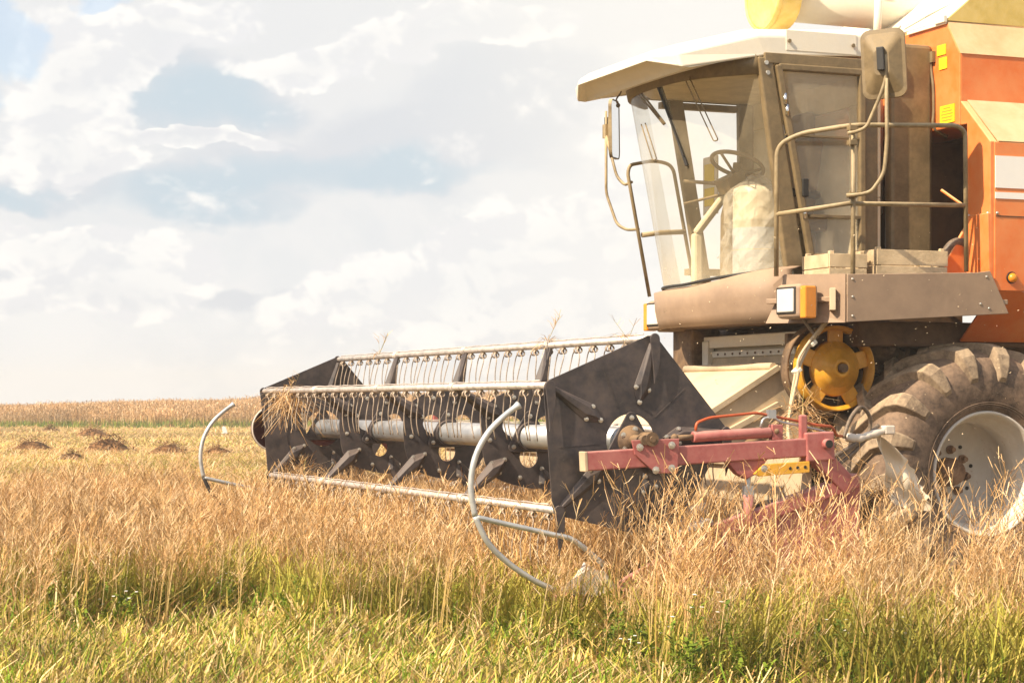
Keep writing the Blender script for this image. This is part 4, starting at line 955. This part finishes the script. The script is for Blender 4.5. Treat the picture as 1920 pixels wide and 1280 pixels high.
# ================================================================== VEGETATION
def field_mesh(name, tmpl, pos, mat_, kind='stuff', lean=(0, 0)):
    """tmpl: list of (verts, quads, cols). pos: x,y,z,scale,rot,template index,tint rgb multiplier (n,3)"""
    V = []; Q = []; C = []; off = 0
    x, y, z, sc, rot, ti, tint = pos
    for t, (tv, tq, tc) in enumerate(tmpl):
        sel = np.where(ti == t)[0]
        if not len(sel): continue
        c, s = np.cos(rot[sel])[:, None], np.sin(rot[sel])[:, None]
        vx = (tv[None, :, 0] * c - tv[None, :, 1] * s) * sc[sel][:, None]; vy = (tv[None, :, 0] * s + tv[None, :, 1] * c) * sc[sel][:, None]; vz = tv[None, :, 2] * sc[sel][:, None]
        vx = vx + lean[0] * np.maximum(vz, 0) + x[sel][:, None]; vy = vy + lean[1] * np.maximum(vz, 0) + y[sel][:, None]; vz = vz + z[sel][:, None]
        V.append(np.stack([vx, vy, vz], -1).reshape(-1, 3)); nv = len(tv)
        Q.append((tq[None] + (off + np.arange(len(sel)) * nv)[:, None, None]).reshape(-1, 4)); off += nv * len(sel)
        C.append((tc[None] * tint[sel][:, None, :]).reshape(-1, 3))
    V = np.concatenate(V).astype(np.float32); Q = np.concatenate(Q).astype(np.int32); C = np.concatenate(C).astype(np.float32)
    me = bpy.data.meshes.new(name); me.vertices.add(len(V)); me.vertices.foreach_set('co', V.ravel()); me.loops.add(Q.size); me.loops.foreach_set('vertex_index', Q.ravel())
    me.polygons.add(len(Q)); me.polygons.foreach_set('loop_start', np.arange(0, Q.size, 4, dtype=np.int32)); me.polygons.foreach_set('loop_total', np.full(len(Q), 4, dtype=np.int32))
    at = me.color_attributes.new('tint', 'FLOAT_COLOR', 'POINT'); at.data.foreach_set('color', np.concatenate([np.clip(C, 0, 1), np.ones((len(C), 1), np.float32)], 1).ravel())
    me.update(calc_edges=True); me.materials.append(mat_); o = bpy.data.objects.new(name, me); COL.objects.link(o)
    if kind: o['kind'] = kind
    return o
class TP:
    def __init__(s): s.v = []; s.q = []; s.c = []
    def ribbon(s, pts, w0, w1, col, face=None, col1=None):
        """flat strip along the points"""
        a = face if face is not None else random.uniform(0, PI); side = np.array((math.cos(a), math.sin(a), 0)); o = len(s.v); n = len(pts)
        for i, p in enumerate(pts):
            t = i / (n - 1); w = (w0 + (w1 - w0) * t) / 2; p = np.array(p); s.v += [p - side * w, p + side * w]
            cc = np.array(col) if col1 is None else np.array(col) * (1 - t) + np.array(col1) * t; s.c += [cc, cc]
        s.q += [(o + 2 * i, o + 2 * i + 1, o + 2 * i + 3, o + 2 * i + 2) for i in range(n - 1)]
    def done(s): return np.array(s.v, float), np.array(s.q, int), np.array(s.c, float)
DRY = [(.62, .39, .18), (.72, .50, .27), (.54, .33, .13), (.80, .60, .37), (.66, .43, .21), (.42, .23, .085)]
TWIG = [(.25, .13, .05), (.32, .17, .07)]
GRN = [(.15, .24, .012), (.24, .29, .018), (.08, .17, .02), (.38, .36, .04), (.19, .26, .014)]
def jit(c, a=.12): k = 1 + random.uniform(-a, a); return tuple(min(1, v * k) for v in c)
def crop_tmpl(hmin=.5, hmax=.78, stalks=4, branch=10, w=.0054, spread=.11):
    t = TP()
    for _ in range(stalks):
        a = random.uniform(0, 2 * PI); r = spread * random.random() ** .5; b = np.array((r * math.cos(a), r * math.sin(a), 0)); h = random.uniform(hmin, hmax)
        la = random.uniform(0, 2 * PI); ln = random.uniform(.02, .16) * h; top = b + np.array((ln * math.cos(la), ln * math.sin(la), h)); mid = (b + top) / 2 + np.array((random.uniform(-.02, .02), random.uniform(-.02, .02), .0))
        col = jit(random.choice(DRY)); low = jit((.40, .31, .08)); t.ribbon([b, mid, top], w * 1.3, w * .6, low, None, col)
        for k in range(branch):
            u = random.uniform(.6, 1.0); p = b + (top - b) * u; ba = random.uniform(0, 2 * PI); L = random.uniform(.03, .10); up = random.uniform(.5, 2.2)
            q = p + np.array((math.cos(ba) * L, math.sin(ba) * L, L * up)); bc = jit(random.choice(TWIG)) if random.random() < .24 else jit(random.choice(DRY))
            t.ribbon([p, (p + q) / 2 + np.array((0, 0, -.008)), q], w * .62, w * .45, bc)
            for _p in range(random.choice((1, 2, 2))):
                pa = ba + random.uniform(-1, 1); s0 = p + (q - p) * random.uniform(.5, 1); PL = random.uniform(.03, .06); e = s0 + np.array((math.cos(pa) * PL, math.sin(pa) * PL, PL * random.uniform(.3, 1.8)))
                t.ribbon([s0, e], w * .8, w * .6, jit(random.choice(DRY)))
    return t.done()
def grass_tmpl(n, hmin, hmax, w, cols, spread, bend=.5, tipcol=None):
    t = TP()
    for _ in range(n):
        a = random.uniform(0, 2 * PI); r = spread * random.random() ** .5; b = np.array((r * math.cos(a), r * math.sin(a), 0)); h = random.uniform(hmin, hmax); la = random.uniform(0, 2 * PI); k = random.uniform(.1, bend) * h
        d = np.array((math.cos(la), math.sin(la), 0)); pts = [b, b + d * k * .25 + np.array((0, 0, h * .5)), b + d * k + np.array((0, 0, h * (1 - .15 * bend)))]
        c = jit(random.choice(cols), .2); t.ribbon(pts, w, w * .35, c, la + PI / 2 + random.uniform(-.6, .6), tipcol and jit(tipcol))
    return t.done()
def litter_tmpl(n, L, w, spread, zmax, cols=DRY):
    t = TP()
    for _ in range(n):
        a = random.uniform(0, 2 * PI); r = spread * random.random() ** .5; l = random.uniform(L * .4, L); b = np.array((r * math.cos(a), r * math.sin(a), random.uniform(0, zmax) * (1 - r / spread * .7)))
        d = random.uniform(0, 2 * PI); tilt = random.uniform(-.35, .5); e = b + np.array((math.cos(d) * l, math.sin(d) * l, l * tilt)); md = (b + e) / 2 + np.array((0, 0, random.uniform(-.02, .04)))
        e[2] = max(e[2], .0); t.ribbon([b, md, e], w, w * .7, jit(random.choice(cols), .25), d + PI / 2)
    return t.done()

def to_local(x, y):
    dx, dy = x - ORG.x, y - ORG.y; return dx * FW.x + dy * FW.y, dx * LF.x + dy * LF.y
def vnoise(x, y, s, seed):
    r = np.random.default_rng(seed); g = r.random((64, 64)); u = (x / s) % 63; v = (y / s) % 63
    i, j = u.astype(int), v.astype(int); a, b = u - i, v - j; a = a * a * (3 - 2 * a); b = b * b * (3 - 2 * b)
    return (g[i, j] * (1 - a) + g[i + 1, j] * a) * (1 - b) + (g[i, j + 1] * (1 - a) + g[i + 1, j + 1] * a) * b
def scatter(n, x0, x1, y0, y1, frustum=True):
    y = rng.uniform(y0, y1, n) if not frustum else np.sqrt(rng.uniform(y0 ** 2, y1 ** 2, n)); k = rng.uniform(-1, 1, n)
    x = k * (y * .262 + 2.3) if frustum else rng.uniform(x0, x1, n)
    return x, y
def edge(x):                                                     # near limit of the standing crop
    return (vnoise(x + 33, x * 0 + 4, 1.5, 17) - .5) * 1.3 + np.interp(x, [-5, -3.4, -1.5, -.5, .2, .8, 1.6, 2.4, 3.5, 5], [13.7, 13.4, 13.0, 12.0, 11.1, 10.7, 10.3, 9.9, 9.5, 9.2]) + (vnoise(x + 40, x * 0 + 9, .45, 3) - .5) * .9
def standing(x, y):
    f, l = to_local(x, y); cutw = (f < 3.50) & (l < 3.12) & (l > -3.3)
    far = l < -6.3 - (vnoise(x + 50, y, 2.0, 5) - .5) * 3.5
    wheel = (f < 3.4) & (l < 3.2) & (l > -4.5)
    return (y > edge(x)) & ~cutw & ~far & ~wheel
def mkpos(x, y, smin, smax, nt, tint, sel=None):
    if sel is not None: x, y = x[sel], y[sel]; tint = tint[sel]
    n = len(x); return x, y, zt(x, y), rng.uniform(smin, smax, n), rng.uniform(0, 2 * PI, n), rng.integers(0, nt, n), tint

def tone(x, y, amp=.22, s=.8, seed=1):
    k = 1 + amp * (vnoise(x + 60, y + 7, s, seed) - .5) * 2 + rng.uniform(-.10, .10, len(x)); h = rng.uniform(-.05, .05, len(x)); return np.stack([k * (1 + h), k, k * (1 - h)], -1)

def build_vegetation():
    # standing dry crop
    tm = [crop_tmpl() for _ in range(16)]
    x, y = scatter(17500, 0, 0, 9.4, 24.5); keep = standing(x, y) & (vnoise(x + 30, y + 3, .5, 8) > np.where(x > 1.3, .44, np.where(x > .3, .34, .2)))
    f, l = to_local(x, y)
    ps = mkpos(x, y, .60, 1.0, len(tm), tone(x, y, .3, .5) * (1 + .10 * (rng.random((len(x), 1)) - .5)), keep); fr = ps[1] - edge(ps[0]); ps[3][:] *= (.55 + .45 * np.clip(fr / 1.5, 0, 1)) * (.8 + .4 * vnoise(ps[0] + 20, ps[1], .6, 31)) * np.interp(ps[1] + .25 * np.clip(ps[0] - 1.2, -2, 1), [9.5, 11.8, 13.5], [.62, .80, 1.0])
    x2, y2 = scatter(2700, 0, 0, 9.4, 14.5); k2 = (rng.random(2700) < np.clip(1 + (y2 - edge(x2)) / 1.1, .04, 1) * .6) & (y2 > edge(x2) - 3) & (y2 < edge(x2) + 1.6) & ~((~standing(x2, y2)) & (y2 > edge(x2))); p2 = mkpos(x2, y2, .55, 1.15, len(tm), tone(x2, y2, .3, .5), k2)
    tall = [crop_tmpl(.80, .98, 1, 12, .006, .05) for _ in range(8)]; x3 = rng.uniform(.45, 4.4, 170); y3 = rng.uniform(10.3, 12.2, 170); f3, l3 = to_local(x3, y3); p3 = mkpos(x3, y3, .85, 1.12, len(tall), tone(x3, y3, .25, .5), (l3 > 3.25) | (f3 > 3.9)); p3[5][:] += len(tm); tm = tm + tall
    ps = tuple(np.concatenate([a, b, c_]) for a, b, c_ in zip(ps, p2, p3)); field_mesh('dry_crop_vegetation', tm, ps, M['plant'], lean=(.10, 0))
    # green undergrowth in the crop
    tg = [grass_tmpl(14, .20, .52, .0125, GRN + [(.55, .42, .13)], .12, .8, (.44, .38, .07)) for _ in range(10)]
    x, y = scatter(34500, 0, 0, 9.4, 20); fr = y - edge(x); keep = (fr > -.25) & (standing(x, y) | (fr < .3)) & (rng.random(len(x)) < .16 + 1.5 * (fr < .9) * vnoise(x + 30, y + 11, 1.1, 22) + 1.2 * vnoise(x + 30, y + 11, .7, 21) ** 1.2 * (fr < 2.4)); ps = mkpos(x, y, .62, 1.18, len(tg), tone(x, y, .3, .6, 4), keep); field_mesh('green_undergrowth', tg, ps, M['plant'], lean=(.12, 0))
    # leafy weeds and a few white daisies among the stalks
    def weed_tmpl():
        t = TP(); h = random.uniform(.18, .38)
        for q in range(random.choice((2, 3, 4))):
            a = random.uniform(0, 2 * PI); top = np.array((math.cos(a) * .08, math.sin(a) * .08, h * random.uniform(.7, 1.1))); t.ribbon([np.zeros(3), top * .5, top], .005, .003, jit((.16, .20, .03)))
            for k in range(9):
                b = top * random.uniform(.25, 1); d = random.uniform(0, 2 * PI); L = random.uniform(.03, .075); e = b + np.array((math.cos(d) * L, math.sin(d) * L, random.uniform(-.01, .04))); m_ = (b + e) / 2 + np.array((0, 0, .012)); c = jit(random.choice([(.17, .24, .02), (.24, .29, .025), (.11, .17, .015)]), .2)
                t.ribbon([b, b * .75 + e * .25, m_, e], .010, .004, c, d + PI / 2); t.ribbon([m_ - (e - b) * .25, m_, m_ + (e - b) * .3], .024, .010, c, d + PI / 2)
        if random.random() < .45:
            for q in range(4): f_ = np.array((random.uniform(-.09, .09), random.uniform(-.09, .09), h * random.uniform(.95, 1.25))); t.ribbon([f_ - np.array((.009, 0, 0)), f_ + np.array((.009, 0, .002))], .016, .016, (.85, .84, .78), PI / 2); t.ribbon([f_ * np.array((.6, .6, 0)), f_], .003, .003, (.2, .24, .03))
        return t.done()
    tw = [weed_tmpl() for _ in range(10)]
    x, y = scatter(3400, 0, 0, 9.5, 15); fr = y - edge(x); keep = (fr > -.9) & (fr < 1.2) & (rng.random(len(x)) < vnoise(x + 21, y + 2, .8, 61) ** 2 * np.where(x > -.3, 1.1, .45)); ps = mkpos(x, y, .7, 1.25, len(tw), tone(x, y, .2, .5, 62), keep); field_mesh('green_weed_vegetation', tw, ps, M['plant'])
    # short mown strip in front: yellow-green aftermath with dry stubble
    MIX = [GRN[0], GRN[1], GRN[3], (.30, .29, .03), (.64, .46, .20), (.72, .54, .28), (.50, .42, .08), (.56, .43, .12), (.44, .39, .06), (.66, .48, .19), (.60, .47, .12)]
    ts = [grass_tmpl(13, .05, .20, .0105, MIX, .10, 1.0) for _ in range(9)] + [grass_tmpl(8, .06, .15, .007, DRY, .08, .5) for _ in range(4)] + [litter_tmpl(9, .25, .006, .12, .10) for _ in range(2)]
    x, y = scatter(16800, 0, 0, 9.3, 14.5); fr = y - edge(x); keep = fr < .5; ps = mkpos(x, y, .6, 1.3, len(ts), tone(x, y, .3, .5, 6), keep); fr = fr[keep]; ps[3][:] *= 1 + 1.0 * np.clip(1 + fr / 1.3, 0, 1) * vnoise(ps[0] + 20, ps[1] + 5, .5, 41); field_mesh('mown_grass', ts, ps, M['plant'], lean=(.15, 0))
    # cut crop lying on the header's pan under the reel
    f = rng.uniform(2.55, 3.75, 2600); l = rng.uniform(-3.05, 3.05, 2600); px_ = ORG.x + f * FW.x + l * LF.x; py_ = ORG.y + f * FW.y + l * LF.y
    tq = [crop_tmpl(.30, .62, 3, 7, .0045, .10) for _ in range(6)] + [litter_tmpl(14, .4, .006, .2, .3) for _ in range(5)]
    ps = mkpos(px_, py_, .8, 1.05, len(tq), tone(px_, py_)); ps[2][:] = .15 + .18 * rng.random(len(f)) * (f < 3.3); field_mesh('cut_straw_litter', tq, ps, M['plant'])
    # stubble beyond and behind the header
    STB = MIX[3:] + [(.70, .54, .25), (.62, .46, .18), (.36, .33, .05)]
    tb = [grass_tmpl(14, .04, .13, .016, STB, .16, .9) for _ in range(5)] + [litter_tmpl(16, .38, .011, .24, .07) for _ in range(4)]
    x, y = scatter(33000, 0, 0, 15, 62); keep = ~standing(x, y) & (y > edge(x) + 1.5); tn = tone(x, y, .3, 2.2, 9); ps = mkpos(x, y, .7, 1.3, len(tb), tn, keep); field_mesh('stubble_grass', tb, ps, M['straw'])
    tb2 = [grass_tmpl(12, .05, .15, .045, STB, .5, .9) for _ in range(6)] + [litter_tmpl(10, .5, .025, .6, .06) for _ in range(2)]
    x, y = scatter(26000, 0, 0, 55, 113); tn = tone(x, y, .35, 6, 10); ps = mkpos(x, y, .7, 1.3, len(tb2), tn); field_mesh('distant_stubble_grass', tb2, ps, M['straw'])
    # cut straw lying in a loose swath behind the standing crop
    tl = [litter_tmpl(26, .5, .008, .35, .22) for _ in range(6)]
    x, y = scatter(2600, 0, 0, 20, 40); f, l = to_local(x, y); d = (l + 8.2 + .5 * np.sin(f * .6)); d2 = (l + 15 + .8 * np.sin(f * .4)); keep = (np.abs(d) < .9) | (np.abs(d2) < 1.0) | (rng.random(len(x)) < .10); keep &= ~standing(x, y); ps = mkpos(x, y, .8, 1.3, len(tl), tone(x, y, .2, 1, 12) * 1.12, keep); field_mesh('straw_swath_litter', tl, ps, M['straw'])
    # uncut crop on the rise at the back of the field
    tf = [crop_tmpl(.45, .85, 7, 5, .03, .5) for _ in range(6)]
    x, y = scatter(21000, 0, 0, 111, 190); tn = tone(x, y, .25, 5, 14) * np.array((1.0, .97, .98)); ps = mkpos(x, y, .75, 1.2, len(tf), tn); ps[3][:] *= .8 + .45 * vnoise(ps[0] + 90, ps[1], 4.5, 51); field_mesh('distant_crop_vegetation', tf, ps, M['plant'])
    tf2 = [grass_tmpl(10, .12, .42, .05, GRN[:3] + [(.36, .30, .08)], .5, .5) for _ in range(4)]
    x, y = scatter(1900, 0, 0, 107, 115); ps = mkpos(x, y, .8, 1.2, len(tf2), tone(x, y, .3, 4, 15)); field_mesh('distant_margin_grass', tf2, ps, M['plant'])
build_vegetation()

# straw heaps out on the stubble
def heap(px, py, w, label, dark=1.0):
    Y = 1.41 * 3870 / (py - 755); X = (px - 960) / 3870 * Y; r = w / 2 / 3870 * Y; k0 = 1.25 * r / .5
    t = TP(); n = 12; m_ = 6                                       # mound core, then loose straws all over it
    for i in range(420):
        a = random.uniform(0, 2 * PI); u = random.random() ** .6; b = np.array((math.cos(a) * u * .5, math.sin(a) * u * .4, .33 * (1 - u ** 2) * random.uniform(.6, 1.25))); d = random.uniform(0, 2 * PI); L = random.uniform(.10, .26)
        e = b + np.array((math.cos(d) * L, math.sin(d) * L, random.uniform(-.08, .07))); e[2] = max(e[2], .0)
        c = random.choice([(.26, .12, .04), (.32, .16, .055), (.42, .24, .10), (.20, .09, .03)]); t.ribbon([b, (b + e) / 2 + np.array((0, 0, .012)), e], .022, .014, jit(tuple(v * dark for v in c), .25), d + PI / 2)
    o0 = len(t.v)
    for j in range(m_ + 1):
        for i in range(n):
            a = 2 * PI * i / n; u = j / m_; w_ = 1 + .18 * math.sin(3 * a + px) + .1 * math.sin(5 * a); t.v.append(np.array((math.cos(a) * u * .5 * w_, math.sin(a) * u * .4 * w_, .27 * (1 - u ** 2)))); t.c.append(np.array((.24, .12, .045)) * dark * random.uniform(.7, 1.3))
    t.q += [(o0 + j * n + i, o0 + j * n + (i + 1) % n, o0 + (j + 1) * n + (i + 1) % n, o0 + (j + 1) * n + i) for j in range(m_) for i in range(n)]
    v, q, c = t.done(); P = (np.zeros(1), np.zeros(1), np.zeros(1), np.array([k0]), np.zeros(1), np.zeros(1, int), np.ones((1, 3)))
    o = field_mesh('straw_heap', [(v, q, c)], P, M['straw'], None); o.location = (X, Y, float(zt(X, Y)))
    tag(o, label, 'straw heap', 'straw heaps on the mown field')
heap(62, 848, 62, 'tall pale brown straw heap with a peaked top, beside the long flat one')
heap(205, 850, 84, 'long flat dark straw heap with a pale straw tail')
heap(318, 857, 68, 'wide dark brown straw heap with a hollow middle, just beside the divider pipe')
heap(136, 868, 48, 'small blackish straw heap in front of the long flat one', .7)
heap(95, 812, 34, 'tiny brown straw heap just below the uncut crop', 1.0)
heap(172, 821, 52, 'low pinkish straw heap behind the long flat one', 1.3)
heap(318, 805, 22, 'tiny isolated straw heap behind the butterfly and divider pipe', 1.1)
heap(408, 856, 50, 'thin straw heap partly behind the curved divider pipe', 1.1)

# straw caught on the header
def straw_clump(f, l, z, r, n, L, label, stalk=0, droop=0.0, cols=DRY):
    t = TP()
    for i in range(n):
        a, b_ = random.uniform(0, 2 * PI), random.uniform(-1, 1); rad = r * random.random() ** .5; s_ = math.sqrt(1 - b_ * b_)
        b = np.array((rad * s_ * math.cos(a), rad * s_ * math.sin(a), rad * b_ * .8)); d = random.uniform(0, 2 * PI); l_ = random.uniform(.4, 1) * L; e = b + np.array((math.cos(d) * l_, math.sin(d) * l_, random.uniform(-.6, .5) * l_ - droop * l_))
        t.ribbon([b, (b + e) / 2 + np.array((0, 0, .02)), e], .0055, .004, jit(random.choice(cols), .2))
    for i in range(stalk):
        a = random.uniform(0, 2 * PI); e = np.array((math.cos(a) * .09, math.sin(a) * .09, random.uniform(.10, .20))); t.ribbon([np.zeros(3), e * .5, e], .004, .003, jit((.42, .36, .12)))
        for q in range(5):
            p = e * random.uniform(.5, 1); t.ribbon([p, p + np.array((random.uniform(-.05, .05), random.uniform(-.05, .05), .04))], .004, .003, jit(random.choice(DRY)))
    P = (np.zeros(1), np.zeros(1), np.zeros(1), np.ones(1), np.zeros(1), np.zeros(1, int), np.ones((1, 3)))
    o = field_mesh('straw_clump', [t.done()], P, M['straw'], None); o.location = W(f, l, z); tag(o, label, 'straw clump', 'straw caught on the machine')
straw_clump(3.99, -2.25, 1.46, .14, 260, .30, 'thick straw tuft wrapped round the front reel bar near its far end', 3, .5)
straw_clump(3.34, -1.95, 1.80, .03, 14, .14, 'wispy seed stalk sticking up from the top reel bar by the first disc', 3)
straw_clump(3.34, 1.52, 1.80, .045, 34, .14, 'small straw tuft on the top reel bar where the last disc meets it', 4)
straw_clump(3.34, 2.75, 1.78, .05, 26, .12, 'thin straw wisps on the top reel bar next to the near end plate', 2)
straw_clump(3.86, -2.3, .85, .12, 60, .24, 'brown straw bunch hanging below the far end of the reel', 3, .0)
straw_clump(2.10, 2.72, 1.12, .20, 420, .30, 'big straw pile heaped behind the red reel arm', 4)
straw_clump(2.12, 2.65, 1.33, .13, 170, .24, 'straw tuft sticking up above the red arm in front of the yellow pulley', 5)
straw_clump(1.85, 3.0, .88, .12, 160, .2, 'dark tangled straw jammed at the rear end of the red side beam', 0, .3, [(.16, .09, .05), (.25, .14, .07), (.4, .26, .13)])

# chaff floating round the machine
def chaff():
    t = TP()
    for i in range(560):
        f, l, z = random.uniform(-.8, 3.0), random.uniform(1.2, 3.4), random.gauss(1.72, .42); p = np.array(W(f, l, z)); s_ = random.uniform(.004, .012); d = np.array((random.uniform(-1, 1), random.uniform(-1, 1), random.uniform(-1, 1))) * s_
        t.ribbon([p, p + d], s_ * .8, s_ * .4, jit((.78, .62, .40), .15))
    P = (np.zeros(1), np.zeros(1), np.zeros(1), np.ones(1), np.zeros(1), np.zeros(1, int), np.ones((1, 3)))
    field_mesh('chaff_dust', [t.done()], P, M['straw'])
chaff()
